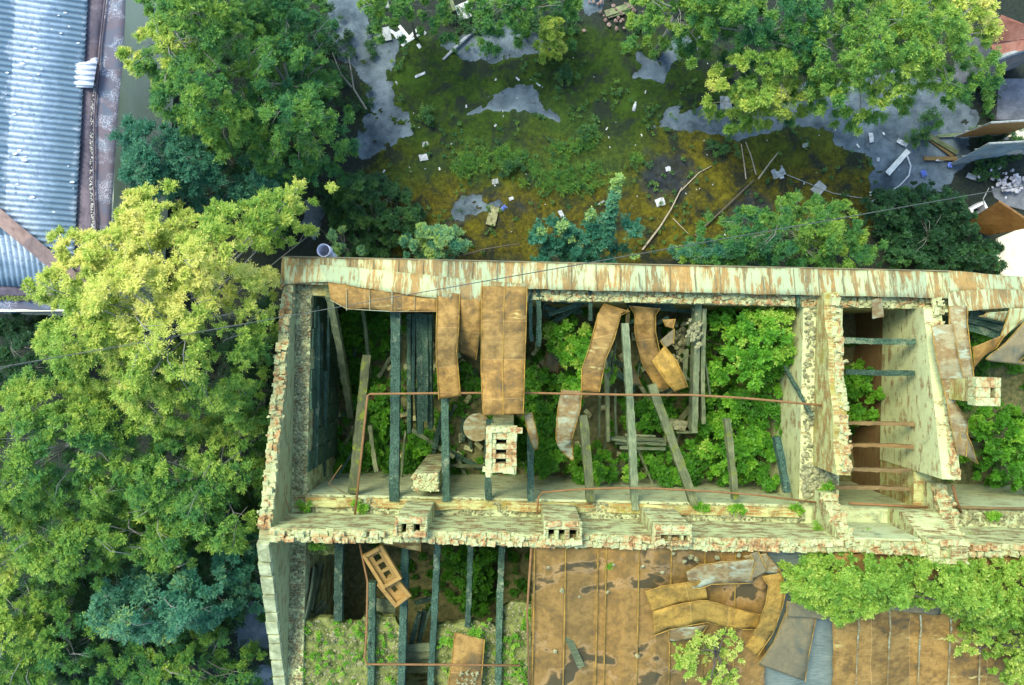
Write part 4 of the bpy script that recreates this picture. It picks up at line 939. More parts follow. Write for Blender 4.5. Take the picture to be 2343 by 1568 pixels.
sheet_px('flashing_sheet', [(2171, 700, 5.35, 2214, 700, 5.35), (2172, 760, 5.55, 2213, 740, 5.55), (2188, 820, 5.75, 2220, 800, 5.75), (2200, 866, 5.95, 2228, 864, 5.95)], RUSTM, 'banded metal sheet running down from the eave beside the dark roof hole', group=G2)
sheet_px('flashing_sheet', [(2130, 745, 5.75, 2180, 742, 5.75), (2137, 790, 5.85, 2188, 788, 5.85), (2146, 840, 5.95, 2198, 840, 5.95), (2153, 868, 6.0, 2206, 868, 6.0)], RUSTM, 'stiff striped sheet lying on the crest of the cream cross wall', group=G2)
sheet_px('flashing_sheet', [(2153, 866, 5.98, 2180, 866, 5.98), (2166, 920, 6.0, 2185, 920, 6.0), (2175, 970, 6.1, 2214, 970, 6.1), (2186, 1020, 6.2, 2212, 1020, 6.2), (2192, 1040, 6.2, 2210, 1045, 6.2)], RUSTM, 'brown sheet continuing along the cream wall below the square chimney', group=G2)
sheet_px('flashing_sheet', [(2196, 992, 6.2, 2210, 990, 6.2), (2196, 1025, 6.15, 2224, 1020, 6.15), (2212, 1045, 6.0, 2232, 1050, 6.0), (2234, 1060, 5.8, 2238, 1062, 5.8)], RUSTG, 'torn sheet tip at the lower end of the cream cross wall', group=G2)
sheet_px('roof_sheet', [(2258, 716, 5.3, 2312, 712, 5.35), (2250, 722, 5.25, 2304, 732, 5.25), (2240, 724, 5.2, 2300, 738, 5.15)], RUSTP, 'painted sheet sagging over the dark roof hole at the right', group='sheets at the right roof hole')
sheet_px('roof_sheet', [(2310, 706, 5.4, 2400, 706, 5.4), (2300, 740, 5.3, 2400, 722, 5.45), (2288, 770, 5.2, 2400, 700, 5.5), (2268, 800, 5.1, 2350, 720, 5.5)], RUSTP, 'streaked sheet right of the dark roof hole', group='sheets at the right roof hole', across=6)
sheet_px('roof_sheet', [(2225, 795, 5.2, 2300, 765, 5.35), (2228, 820, 5.15, 2280, 795, 5.25), (2228, 845, 5.0, 2250, 815, 5.1)], RUST, 'brown sheet edge below the dark roof hole', group='sheets at the right roof hole')
sheet_px('roof_sheet', [(2345, 735, 5.6, 2420, 700, 5.6), (2300, 785, 5.55, 2420, 740, 5.6), (2255, 822, 5.5, 2330, 829, 5.55), (2300, 829, 5.45, 2420, 826, 5.5)], RUSTG, 'folded brown sheet at the right edge above the chimney', group='sheets at the right roof hole', across=6)
planks('roof_boarding', 'dark boards inside the roof hole at the right', 'boards', [(2215, 726, 4.7, 2300, 750, 4.6, .25, .04), (2215, 745, 4.6, 2290, 768, 4.5, .25, .04), (2220, 716, 4.8, 2300, 733, 4.7, .22, .04)], CHAR)
m = MB(); m.box(P(2008, 706, 5.0), (.28, .5, .015), Matrix.Rotation(.25, 3, 'Z') @ Matrix.Rotation(.3, 3, 'X'), .02); tag(m.build('metal_scrap', RUSTM), 'triangular metal scrap hanging off the wall above the narrow room', 'metal scrap')
# fallen strips on the south roof
def on_s(name, rows, mat, label, dz=(.1, .1), **k):
    rr = []
    for (a, b, c, d, o0, o1) in rows:
        p, q = PS(a, b, o0), PS(c, d, o1); rr.append((a, b, p.z, c, d, q.z))
    return sheet_px(name, rr, mat, label, 'roof sheet', 'loose strips on the rusty south roof', **k)
on_s('roof_strip', [(1570, 1308, 1580, 1347, .1, .12), (1600, 1293, 1605, 1346, .16, .14), (1625, 1290, 1628, 1337, .12, .12), (1660, 1285, 1665, 1336, .13, .14), (1710, 1281, 1715, 1335, .16, .14), (1725, 1279, 1722, 1334, .2, .14)], RUSTM, 'upper curved strip of rusty tin on the south roof', crum=.03)
on_s('roof_strip', [(1476, 1354, 1494, 1402, .06, .1), (1520, 1340, 1530, 1390, .14, .12), (1580, 1332, 1590, 1376, .14, .14), (1612, 1328, 1620, 1373, .08, .14)], RUSTY, 'short ochre strip joined above the long bowed strip', crum=.03)
on_s('roof_strip', [(1493, 1400, 1497, 1454, .12, .1), (1530, 1388, 1535, 1440, .16, .14), (1580, 1378, 1585, 1430, .18, .16), (1618, 1374, 1620, 1424, .2, .16), (1680, 1392, 1672, 1440, .18, .16), (1745, 1408, 1735, 1440, .14, .14)], RUSTY, 'long bowed strip of ochre rust across the south roof', crum=.03)
on_s('roof_strip', [(1745, 1320, 1785, 1310, .22, .2), (1758, 1340, 1799, 1346, .35, .3), (1752, 1380, 1790, 1390, .4, .35), (1735, 1430, 1768, 1450, .35, .3), (1705, 1480, 1733, 1502, .25, .2)], RUSTY, 'arched yellow rust strip curling down by the grey sheets', crum=.03)
on_s('roof_strip', [(1530, 1440, 1620, 1430, .1, .1), (1530, 1470, 1600, 1460, .08, .08)], RUSTM, 'small greyish sheet behind the roof bush')
on_s('roof_strip', [(1716, 1268, 1735, 1262, .2, .2), (1728, 1290, 1745, 1284, .2, .22), (1715, 1330, 1757, 1307, .14, .25)], RUSTG, 'twisted grey sheet at the meeting of the curved strips')
on_s('roof_strip', [(1700, 1272, 1752, 1266, .1, .1), (1738, 1310, 1790, 1312, .1, .12)], RUSTM, 'rusty sheet folded under the spine wall next to the big bush')
on_s('roof_strip', [(1800, 1395, 1867, 1416, .1, .1), (1770, 1470, 1850, 1500, .14, .14), (1733, 1520, 1842, 1560, .1, .1)], RUSTG, 'large slate grey sheet slipped sideways off the roof', crum=.02)
on_s('roof_strip', [(1800, 1375, 1900, 1390, .2, .18), (1800, 1412, 1900, 1417, .22, .2)], RUSTG, 'flat grey tray of metal under the big bush')
on_s('roof_strip', [(2018, 1370, 2020, 1395, .1, .08), (2090, 1372, 2090, 1405, .16, .12), (2160, 1380, 2150, 1408, .1, .1)], RUSTG, 'grey ridge sheet with red rust beneath the bush')
m = MB(); p = PS(1314, 1490, .03); m.box(p, (.17, .9, .04), Matrix.Rotation(.42, 3, 'Z') @ Matrix.Rotation(.1, 3, 'X'), .01); tag(m.build('pale_board', WHITE if False else OLDW), 'pale blue grey board lying askew on the rusty roof', 'board')
sheet_px('roof_sheet', [(1040, 1447, ATTIC + .25, 1109, 1464, ATTIC + .25), (1035, 1500, ATTIC + .3, 1105, 1510, ATTIC + .3), (1020, 1600, ATTIC + .2, 1098, 1600, ATTIC + .2)], RUST, 'single rusty sheet lying on the mossy attic floor at the bottom')
lumps('plaster_crumbs', 'white plaster crumbs on the lower end of the rusty sheet', 'rubble', P(1073, 1552, ATTIC + .36), 60, (.14, .14, .02), (.015, .05), RUBBLE)
sheet_px('roof_sheet', [(852, 1236, 4.9, 962, 1238, 5.1), (880, 1246, 4.9, 962, 1262, 5.0)], RUST, 'rusty sheet wedged under the south side of the spine wall')
for i, (u, v) in enumerate(((1325, 1365), (1255, 1298), (1540, 1267), (1580, 1274), (1594, 1280), (1566, 1284), (1405, 1292), (1470, 1296), (1515, 1310), (1560, 1345), (1640, 1275), (1390, 1354), (1286, 1350), (1270, 1490), (1458, 1500), (1690, 1270))):
    m = MB(); m.rock(PS(u, v, .04), random.uniform(.05, .09)); tag(m.build('mortar_lump', RUBBLE), 'pale lump of mortar lying on the rusty south roof', 'mortar lump', 'mortar lumps on the rusty roof')
# toppled chimney cap: two stacked brown frames with flue openings
def cap(name, cu, cv, z, ang, L, Wd, nh, tilt, label):
    root = thing(name, P(cu, cv, z), label, 'chimney cap'); R = Matrix.Rotation(ang, 3, 'Z') @ Matrix.Rotation(tilt, 3, 'X'); o = P(cu, cv, z)
    m = MB(); e = .09
    for sx in (-1, 1): m.box(o + R @ Vector((sx * (Wd / 2 - e / 2), 0, .1)), (e, L, .14), R, .006)
    for sy in (-1, 1): m.box(o + R @ Vector((0, sy * (L / 2 - e / 2), .1)), (Wd - 2 * e, e, .14), R, .006)
    m.build('frame', CAPW, root, bevel=.01)
    m = MB(); inner = L - 2 * e; hw = .17; gap = (inner - nh * hw) / (nh + 1); y = -inner / 2
    for k in range(nh + 1):
        m.box(o + R @ Vector((0, y + gap / 2, .03)), (Wd - 2 * e, gap, .08), R); y += gap + hw
    for sx in (-1, 1): m.box(o + R @ Vector((sx * (Wd / 2 - e - .05), 0, .028)), (.1, inner, .076), R)
    m.build('tray', CAPW, root); return root
CAPW = mat_wood('brown_cap', (.25, .17, .05), (.36, .26, .09), (.15, .1, .03))
cap('toppled_chimney', 903, 1345, 5.25, .62, .75, .5, 1, .2, 'lower broken brown chimney cap jutting out under the upper one')
cap('toppled_chimney', 876, 1293, 5.5, .52, .98, .55, 3, .1, 'toppled brown chimney cap with three square openings')
# freestanding flue block and the square chimney
o_parent = BLD
def free_stack(name, u0, u1, v0, v1, z1, holes, label, zb=FLOOR, mat=WALL, rimmat=STREAK):
    a0, b0 = pxa(u0, (v0 + v1) / 2, z1)[0], pxa((u0 + u1) / 2, v0, z1)[1]; a1, b1 = pxa(u1, (v0 + v1) / 2, z1)[0], pxa((u0 + u1) / 2, v1, z1)[1]
    c = B((a0 + a1) / 2, (b0 + b1) / 2, zb); root = thing(name, c, label, 'chimney')
    g = MB(); i = .07; zt = z1 - .35; g.bbox(a0 + i, a1 - i, b0 + i, b1 - i, zb, zt); g.build('shaft', mat, root)
    g = MB(); ht = z1
    # top slab pieces round the holes (holes in a/b fractions)
    cells_a = sorted(set([0, 1] + [q for h in holes for q in h[:2]])); cells_b = sorted(set([0, 1] + [q for h in holes for q in h[2:]]))
    for x0, x1 in zip(cells_a, cells_a[1:]):
        for y0, y1 in zip(cells_b, cells_b[1:]):
            mx, my = (x0 + x1) / 2, (y0 + y1) / 2
            if any(h[0] < mx < h[1] and h[2] < my < h[3] for h in holes): continue
            g.bbox(a0 + (a1 - a0) * x0, a0 + (a1 - a0) * x1, b0 + (b1 - b0) * y0, b0 + (b1 - b0) * y1, zt + .001, z1)
    g.build('cap', CREST, root, bevel=.02)
    for h in holes:
        g = MB(); g.bbox(a0 + (a1 - a0) * h[0] + .002, a0 + (a1 - a0) * h[1] - .002, b0 + (b1 - b0) * h[2] + .002, b0 + (b1 - b0) * h[3] - .002, zt - .01, zt + .03); g.build('flue', DARK, root)
    return root, (a0, a1, b0, b1, z1)
r_, q = free_stack('chimney', 1112, 1182, 977, 1082, 6.5, [(.33, .66, .28, .38), (.33, .66, .5, .6), (.33, .66, .7, .8)], 'freestanding white chimney block with three flue holes in the middle of the room')
g = MB()
for i in range(34):
    sd = random.choice((0, 1, 2, 3)); f = random.random(); a = q[0] + (q[1] - q[0]) * (f if sd < 2 else (.1 if sd == 2 else .9)); b = q[2] + (q[3] - q[2]) * ((.06 if sd == 0 else .94) if sd < 2 else f)
    g = MB(); g.box(B(a, b, q[4] + .0 + random.uniform(-.03, .03)), (.13, .25, .06) if sd > 1 else (.25, .12, .06), Matrix.Rotation(-TH + random.uniform(-.05, .05), 3, 'Z'), .02); g.build('brick', CREST, r_)
free_stack('chimney', 2234, 2291, 864, 930, 7.2, [(.58, .78, .36, .7)], 'square painted chimney with one flue hole right of the cream wall', zb=5.3, mat=WALLD)
# ------------------------------------------------------------------ rods, pipe, cable
def rod(name, pts, r, mat, label, cat='pipe', group=None):
    m = MB(); m.tube([P(*p) for p in pts], r, 7); return tag(m.build(name, mat, smooth=True), label, cat, group)
ZP = 5.3
rod('rusty_pipe', [(812, 1178, ZP - .1), (827, 1040, ZP), (841, 906, ZP), (846, 902, ZP), (1000, 900, ZP), (1190, 899, ZP), (1340, 902, ZP), (1450, 904, ZP), (1580, 904, ZP), (1700, 911, ZP), (1810, 921, ZP), (1905, 930, ZP)], .03, PIPE, 'long thin rusty pipe crossing the big room with a bend at its left end')
rod('rusty_pipe', [(821, 1236, ZP), (841, 1330, ZP), (839, 1440, ZP - .1), (834, 1505, ZP - .2), (840, 1520, ZP - .2), (1010, 1521, ZP - .2), (1190, 1523, ZP - .2)], .028, PIPE, 'thin rusty pipe curving over the mossy floor of the south room')
rod('rusty_pipe', [(u, v, PS(u, v, .08).z) for u, v in ((1216, 1250), (1206, 1400), (1213, 1620))], .028, PIPE, 'straight rusty pipe along the left edge of the tin roof')
rod('rusty_pipe', [(1229, 1178, ATTIC + .5), (1231, 1140, ATTIC + .45), (1240, 1127, ATTIC + .4), (1320, 1120, ATTIC + .4), (1405, 1117, ATTIC + .4), (1500, 1118, ATTIC + .4), (1615, 1124, ATTIC + .35), (1733, 1133, ATTIC + .3), (1870, 1150, ATTIC + .3)], .025, PIPE, 'rusty pipe running along the ledge of the spine wall')
rod('rusty_pipe', [(1943, 1152, ATTIC + .2), (2125, 1161, ATTIC + .2)], .035, PIPE, 'dark rod across the mouth of the narrow room', 'rod')
rod('rusty_pipe', [(2180, 1112, ATTIC + .5), (2190, 1150, ATTIC + .4), (2198, 1172, ATTIC + .2)], .04, PIPE, 'short rusty pipe standing by the last wall stub', 'pipe')
rod('rusty_pipe', [(2170, 1160, ATTIC + .1), (2250, 1163, ATTIC + .1), (2440, 1166, ATTIC + .1)], .04, BROWNW, 'brown rod lying on the ledge at the right edge', 'rod')
rod('rusty_wire', [(665, 1178, 5.6), (650, 1130, 5.6)], .01, PIPE, 'short rusty wire against the gable render', 'wire')
rod('rusty_wire', [(782, 1064, 4.9), (752, 1107, 4.9), (795, 1132, 4.9)], .01, PIPE, 'bent rusty wire at the left end of the spine wall ledge', 'wire')
rod('overhead_cable', [(-60, 851, 8.1), (300, 787, 7.95), (700, 716, 7.9), (1190, 629, 7.9), (1800, 521, 7.95), (2420, 411, 8.1)], .0075, CABLE, 'dark overhead cable stretching across the whole scene from left to right', 'cable', 'overhead cables')
rod('overhead_cable', [(-60, 855, 8.1), (80, 828, 8.0), (300, 790, 7.92), (640, 727, 7.9), (700, 716, 7.86), (1190, 630, 7.85), (2420, 412, 8.05)], .005, CABLE, 'thin pale wire lashed under the overhead cable', 'cable', 'overhead cables')
# flue pipe at the outer north wall
m = MB(); c = P(740, 573, 4.9); m.tube([c + Vector((.28, -.55, -.62)), c + Vector((.08, -.15, -.5)), c + Vector((0, 0, -.3)), c], .16, 16, cap=False); FP = mat_plain('enamel_pipe', (.3, .32, .36), (.6, .62, .68), 8)
vp = m.build('vent_pipe', FP, solid=.02, smooth=True); tag(vp, 'round grey vent pipe standing outside the northwest corner', 'pipe')
# ------------------------------------------------------------------ vegetation
def nrm(a): return a / (np.linalg.norm(a, axis=-1, keepdims=True) + 1e-9)
def leaves(name, cen, axis, rad, tone, mat, parent=None, twigs=12, lf=12, L=.085, W=.03, droop=.35, org=None, spread=.9, upn=.8, ang=.9):
    cen = np.asarray(cen, float); N = len(cen); M = N * twigs
    c = np.repeat(cen, twigs, 0); ax = np.repeat(np.asarray(axis, float), twigs, 0); r = np.repeat(rad, twigs)
    d = rng.normal(size=(M, 3)); d = nrm(nrm(d) * spread + ax); d[:, 2] = np.maximum(d[:, 2], -.35); d = nrm(d)
    tt = np.repeat(tone, twigs) + rng.normal(0, .035, M)
    r = r * rng.uniform(.55, 1.1, M)
    up = np.array([0, 0, 1.0]); sv = nrm(np.cross(d, up) + rng.normal(0, .15, (M, 3)))
    t = (np.arange(lf) + .8) / lf
    K = M * lf
    T = np.tile(t, M); D = np.repeat(d, lf, 0); S = np.repeat(sv, lf, 0); R = np.repeat(r, lf)
    p = np.repeat(c, lf, 0) + D * (R * T)[:, None]; p[:, 2] -= droop * R * T ** 2
    side = np.tile(np.where(np.arange(lf) % 2 == 0, 1.0, -1.0), M); side[np.arange(K) % lf == lf - 1] = 0.15
    ld = nrm(D * math.cos(ang) + S * (side * math.sin(ang))[:, None] + rng.normal(0, .22, (K, 3)) - up * .25)
    nn = nrm(up * upn + rng.normal(0, .45, (K, 3)) + np.repeat(ax, lf, 0) * .3)
    wv = nrm(np.cross(nn, ld))
    sc = np.repeat(np.repeat(rng.uniform(.75, 1.35, N), twigs), lf) * rng.uniform(.65, 1.2, K) * (1.05 - .35 * T); Lk = (L * sc)[:, None]; Wk = (W * sc)[:, None]
    v = np.empty((K, 4, 3)); v[:, 0] = p; v[:, 1] = p + ld * Lk * .45 + wv * Wk * .5; v[:, 2] = p + ld * Lk; v[:, 3] = p + ld * Lk * .45 - wv * Wk * .5
    v[:, 1, 2] += .15 * Wk[:, 0]; v[:, 3, 2] += .15 * Wk[:, 0]
    if org is None: org = ORG[parent.name] if parent is not None else Vector((cen[:, 0].mean(), cen[:, 1].mean(), cen[:, 2].min()))
    v = v.reshape(-1, 3) - np.array(org)
    me = bpy.data.meshes.new(name); raw_mesh(me, v, np.arange(4 * K).reshape(K, 4))
    tn = np.repeat(tt, lf) + rng.normal(0, .06, K) + .1 * (T - .5)
    me.attributes.new('tone', 'FLOAT', 'FACE').data.foreach_set('value', np.clip(tn, 0, 1).astype(np.float32))
    me.materials.append(mat)
    return link(name, me, org, parent)
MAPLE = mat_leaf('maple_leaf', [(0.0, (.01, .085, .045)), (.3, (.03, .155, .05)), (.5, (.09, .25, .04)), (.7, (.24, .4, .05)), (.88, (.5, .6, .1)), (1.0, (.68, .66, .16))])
GREEN = mat_leaf('green_leaf', [(0.0, (.012, .05, .025)), (.4, (.025, .1, .035)), (.7, (.06, .17, .04)), (1.0, (.16, .28, .04))])
TEAL = mat_leaf('teal_leaf', [(0.0, (.01, .08, .05)), (.5, (.03, .17, .1)), (.8, (.09, .27, .14)), (1.0, (.3, .46, .1))])
WEED = mat_leaf('weed_leaf', [(0.0, (.03, .13, .012)), (.45, (.075, .28, .018)), (.75, (.18, .45, .03)), (1.0, (.46, .62, .1))], .45)
OLIVE = mat_leaf('roof_bush_leaf', [(0.0, (.04, .1, .015)), (.45, (.11, .27, .03)), (.75, (.25, .43, .05)), (1.0, (.52, .6, .14))])
def sample(poly, n):
    xs = [q[0] for q in poly]; ys = [q[1] for q in poly]; out = np.empty((0, 2))
    while len(out) < n:
        q = np.stack([rng.uniform(min(xs), max(xs), n * 2), rng.uniform(min(ys), max(ys), n * 2)], 1)
        out = np.concatenate([out, q[in_poly(q[:, 0], q[:, 1], poly)]])
    return out[:n]
def relax(q, it=2):
    for _ in range(it):
        d = q[:, None] - q[None]; ds = np.hypot(d[..., 0], d[..., 1]) + 1e-6; np.fill_diagonal(ds, 9)
        j = ds.argmin(1); m = ds.min(1); k = np.median(m) * 1.2
        q = q + (d[np.arange(len(q)), j] / m[:, None]) * (np.clip(k - m, 0, k) * .45)[:, None]
    return q
def tree(name, label, cat, poly, z0, z1, mat, tone=(.3, .6), dens=9, r=(.3, .5), R=1.6, base=None, group=None, twigs=18, lf=15, L=.096, W=.03, under=.85, yel=None, lobes=1.0, droop=.35, trunk_mat=None, limbs=16, ground=0.0):
    """crown outline poly is read at height (z0+z1)/2; z0 edge height, z1 crest height; yel = (u, v, radius px, amount) boughs with sunlit yellow put into the leaf tone"""
    zm = (z0 * .5 + z1 * .5); pw = W2(poly, zm); xs = np.array([p[0] for p in pw]); ys = np.array([p[1] for p in pw])
    area = .5 * abs(np.dot(xs, np.roll(ys, 1)) - np.dot(ys, np.roll(xs, 1))); n = max(5, int(area * dens * 1.55))
    q = relax(sample(pw, n)); q = q[in_poly(q[:, 0], q[:, 1], pw) | (poly_dist(q[:, 0], q[:, 1], pw) < .08)]; n = len(q); de = poly_dist(q[:, 0], q[:, 1], pw); f = np.clip(de / R, 0, 1); ins = in_poly(q[:, 0], q[:, 1], pw); f = np.where(ins, f, 0)
    lob = ((fbm(q[:, 0] * .9 + z1 * 3, q[:, 1] * .9, 3) - .45) * 2.6 + (vnoise(q[:, 0] * 2.1 + 5, q[:, 1] * 2.1) - .5) * .9) * lobes
    h = z0 + (z1 - z0) * np.sqrt(np.clip(1 - (1 - f) ** 2, 0, 1)) + lob * np.clip(f * 2, .25, 1) + rng.normal(0, .12, n)
    cx, cy = (xs.mean(), ys.mean()) if base is None else P(base[0], base[1], zm)[:2]
    out = np.stack([q[:, 0] - cx, q[:, 1] - cy, np.full(n, 1.0)], 1); out[:, :2] *= .45 * (1 - f * .6)[:, None]
    ax = nrm(out + rng.normal(0, .3, (n, 3)))
    hn = (h - h.mean()) / (h.std() + 1e-6)
    tn = rng.uniform(tone[0], tone[1], n) + .07 + (vnoise(q[:, 0] * .8 + 31, q[:, 1] * .8) - .5) * .22
    if yel:  # yellow of sunlit boughs painted into the leaf tone around given spots
        for (yu, yv, yr, am) in yel:
            c = P(yu, yv, zm); d = np.hypot(q[:, 0] - c.x, q[:, 1] - c.y) / (yr * (H - zm) / F)
            tn = tn + am * np.clip(1 - d, 0, 1)
    cen = np.stack([q[:, 0], q[:, 1], h], 1)
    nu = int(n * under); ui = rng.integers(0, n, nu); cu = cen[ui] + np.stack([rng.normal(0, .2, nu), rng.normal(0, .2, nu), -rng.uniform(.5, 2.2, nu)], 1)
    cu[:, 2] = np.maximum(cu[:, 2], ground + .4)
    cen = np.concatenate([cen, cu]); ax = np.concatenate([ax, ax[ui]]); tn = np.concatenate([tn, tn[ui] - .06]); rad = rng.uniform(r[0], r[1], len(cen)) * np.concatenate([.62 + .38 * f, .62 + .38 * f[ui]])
    root = thing(name, (cx, cy, ground), label, cat, group)
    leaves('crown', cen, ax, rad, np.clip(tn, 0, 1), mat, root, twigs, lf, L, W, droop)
    # trunk with limbs
    g = MB(); zt = z0 + (z1 - z0) * .25; bx, by = cx, cy
    g.tube([(bx, by, ground - .1), (bx + .05, by, ground + (zt - ground) * .5), (bx, by + .05, zt)], [.16, .13, .09] if z1 > 4 else [.05, .04, .025], 8)
    idx = rng.choice(n, min(n, limbs), replace=False)
    for i in idx:
        e = cen[i]; s = Vector((bx, by, ground + (zt - ground) * random.uniform(.55, 1))); e = Vector(e) + Vector((0, 0, -.22)); mid = s.lerp(e, .5) + Vector((random.uniform(-.2, .2), random.uniform(-.2, .2), .25))
        k = .03 if z1 > 4 else .012
        g.tube([s, s.lerp(mid, .5) + Vector((0, 0, .08)), mid, mid.lerp(e, .5), e], [k, k * .85, k * .6, k * .4, k * .2], 5)
        for _ in range(3):
            w_ = mid.lerp(e, random.uniform(.2, .9)); g.tube([w_, w_ + Vector((random.uniform(-.35, .35), random.uniform(-.35, .35), random.uniform(0, .25)))], [k * .3, k * .1], 4)
    if z1 > 2.5 and trunk_mat is None:
        for i in rng.choice(n, max(3, n // 9), replace=False):
            e = Vector(cen[i]) + Vector((0, 0, .1)); o_ = Vector((e.x - bx, e.y - by, 0)); o_ = o_.normalized() if o_.length > .1 else Vector((1, 0, 0))
            o_ = (o_ + Vector((random.uniform(-.7, .7), random.uniform(-.7, .7), .25))).normalized(); L_ = random.uniform(.35, .8)
            s = e - o_ * L_; g.tube([s - Vector((0, 0, .15)), s + o_ * L_ * .5 + Vector((random.uniform(-.06, .06), random.uniform(-.06, .06), .1)), e + o_ * .15], [.014, .01, .004], 4)
            m_ = s + o_ * L_ * .5; g.tube([m_ + Vector((0, 0, .08)), m_ + (o_ + Vector((random.uniform(-.8, .8), random.uniform(-.8, .8), .1))) * .3], [.008, .003], 4)
    g.build('trunk', trunk_mat or BARK, root, smooth=True)
    return root
GT = 'trees between the warehouse and the ruin'
tree('maple_tree', 'yellow leaved maple spreading branches over the warehouse corner', 'tree',
     [(80, 510), (115, 520), (140, 550), (175, 500), (205, 505), (215, 545), (255, 510), (262, 470), (300, 450), (312, 425), (350, 430), (372, 425), (400, 455), (420, 500), (470, 480), (495, 445), (520, 470), (560, 450), (600, 445), (640, 430), (672, 405), (685, 430), (660, 480), (670, 515), (630, 550), (600, 590), (605, 640), (585, 680), (600, 730), (580, 770), (585, 830), (570, 880), (555, 890), (555, 960), (535, 1000), (510, 960), (470, 940), (440, 970), (380, 1020), (340, 1000), (300, 960), (240, 900), (180, 900), (130, 840), (80, 800), (90, 745), (130, 720), (80, 690), (75, 640), (90, 610), (130, 600), (110, 560)],
     5.2, 7.5, MAPLE, (.5, .72), 10, (.26, .42), 1.3, (380, 720), GT, yel=[(400, 620, 280, .3), (150, 560, 150, .2), (590, 640, 120, .22), (330, 460, 110, .2)], limbs=24)
tree('maple_tree', 'bright green maple at the top left beside the warehouse wall', 'tree',
     [(300, -40), (560, -40), (600, 60), (570, 160), (590, 260), (560, 330), (480, 330), (420, 290), (345, 260), (345, 190), (300, 165), (255, 115), (300, 100), (335, 40)],
     4.4, 6.6, MAPLE, (.32, .58), 10, (.26, .42), 1.2, (430, 130), GT, yel=[(310, 90, 90, .3), (380, 60, 80, .25), (430, 130, 60, .35), (500, 40, 80, .12)], limbs=20)
tree('maple_tree', 'dark green maple leaning over the asphalt path at the top', 'tree',
     [(540, -40), (740, -40), (750, 40), (720, 90), (745, 160), (760, 240), (790, 300), (760, 340), (700, 380), (640, 400), (570, 380), (550, 320), (580, 200), (560, 60)],
     3.6, 5.6, MAPLE, (.16, .42), 10, (.26, .42), 1.2, (640, 180), GT, yel=[(600, 120, 100, .1), (720, 270, 60, .12)], limbs=24)
tree('ash_tree', 'blue green ash squeezed between the yellow maple and the pale wall', 'tree',
     [(320, 300), (350, 280), (420, 300), (480, 330), (560, 360), (640, 390), (640, 430), (560, 450), (480, 470), (400, 470), (310, 440), (285, 470), (280, 430), (305, 380), (315, 340)],
     3.0, 4.8, TEAL, (.35, .65), 10, (.28, .42), .9, (420, 390), GT, L=.11, W=.04, lf=10)
tree('maple_tree', 'dense mid green maple along the left edge below the cable', 'tree',
     [(-60, 880), (60, 870), (130, 850), (220, 900), (320, 970), (350, 1050), (330, 1130), (260, 1180), (150, 1200), (60, 1180), (-60, 1190)],
     5.0, 7.0, MAPLE, (.4, .62), 9, (.3, .46), 1.4, (130, 1030), GT, yel=[(60, 960, 120, .1)], limbs=20)
tree('maple_tree', 'green maple reaching the gable wall with hanging sprays', 'tree',
     [(330, 1000), (420, 1000), (520, 960), (590, 900), (610, 960), (590, 1030), (600, 1090), (575, 1130), (585, 1190), (560, 1260), (480, 1260), (440, 1230), (380, 1240), (320, 1190), (300, 1100)],
     4.4, 6.3, MAPLE, (.34, .6), 9, (.28, .44), 1.2, (460, 1110), GT, yel=[(540, 990, 80, .15)], limbs=22)
tree('maple_tree', 'broad pale green maple at the lower left edge', 'tree',
     [(-60, 1150), (60, 1160), (150, 1180), (230, 1190), (240, 1270), (200, 1310), (130, 1330), (60, 1320), (20, 1360), (-60, 1370)],
     5.2, 7.2, MAPLE, (.38, .6), 9, (.3, .46), 1.3, (90, 1250), GT, yel=[(20, 1250, 80, .12), (5, 1300, 60, .2)], limbs=20)
tree('maple_tree', 'green maple in the lower middle with brownish sprigs', 'tree',
     [(220, 1160), (330, 1170), (420, 1190), (470, 1240), (430, 1300), (330, 1320), (240, 1290)],
     4.8, 6.4, MAPLE, (.34, .56), 9, (.28, .42), 1.0, (330, 1240), GT, yel=[(290, 1200, 70, .1)])
tree('ash_tree', 'large blue green ash with longer leaves at the bottom left', 'tree',
     [(230, 1330), (300, 1310), (380, 1320), (470, 1300), (530, 1330), (520, 1400), (470, 1440), (400, 1470), (310, 1470), (240, 1450), (215, 1400)],
     4.0, 5.6, TEAL, (.4, .7), 11, (.28, .42), 1.0, (360, 1390), GT, L=.12, W=.045, lf=10, yel=[(300, 1390, 60, .1)])
tree('ash_tree', 'small blue green ash hugging the gable peak', 'tree',
     [(500, 1240), (560, 1215), (592, 1230), (600, 1300), (612, 1370), (590, 1390), (550, 1360), (510, 1310)], 3.0, 4.4, TEAL, (.45, .75), 11, (.25, .38), .7, (555, 1300), GT, L=.1, W=.035)
tree('maple_tree', 'dark maple in the bottom left corner', 'tree',
     [(-60, 1360), (60, 1340), (140, 1350), (220, 1400), (240, 1480), (190, 1540), (150, 1640), (-60, 1640)], 3.8, 5.6, MAPLE, (.3, .56), 9, (.28, .44), 1.2, (80, 1470), GT, yel=[(100, 1420, 90, .12)])
tree('maple_tree', 'olive maple at the bottom edge left of the asphalt gap', 'tree',
     [(220, 1500), (300, 1480), (400, 1480), (470, 1450), (520, 1470), (500, 1540), (590, 1530), (600, 1640), (200, 1640)], 3.4, 5.0, MAPLE, (.26, .55), 9, (.26, .42), 1.0, (380, 1560), GT, yel=[(390, 1500, 80, .12)])
tree('elm_tree', 'dark shaded tree at the left edge under the warehouse gutter', 'tree',
     [(-60, 715), (90, 715), (120, 790), (110, 860), (40, 900), (-60, 890)], 2.2, 3.6, GREEN, (.15, .45), 9, (.28, .42), .9, (40, 800), GT)
tree('elm_tree', 'deep green tree filling the gap beside the gable wall', 'tree',
     [(520, 800), (590, 700), (625, 610), (625, 760), (620, 900), (606, 1050), (590, 1180), (540, 1180), (560, 1000), (520, 900)], 1.2, 2.4, GREEN, (.08, .35), 8, (.26, .4), .8, (590, 900), GT)
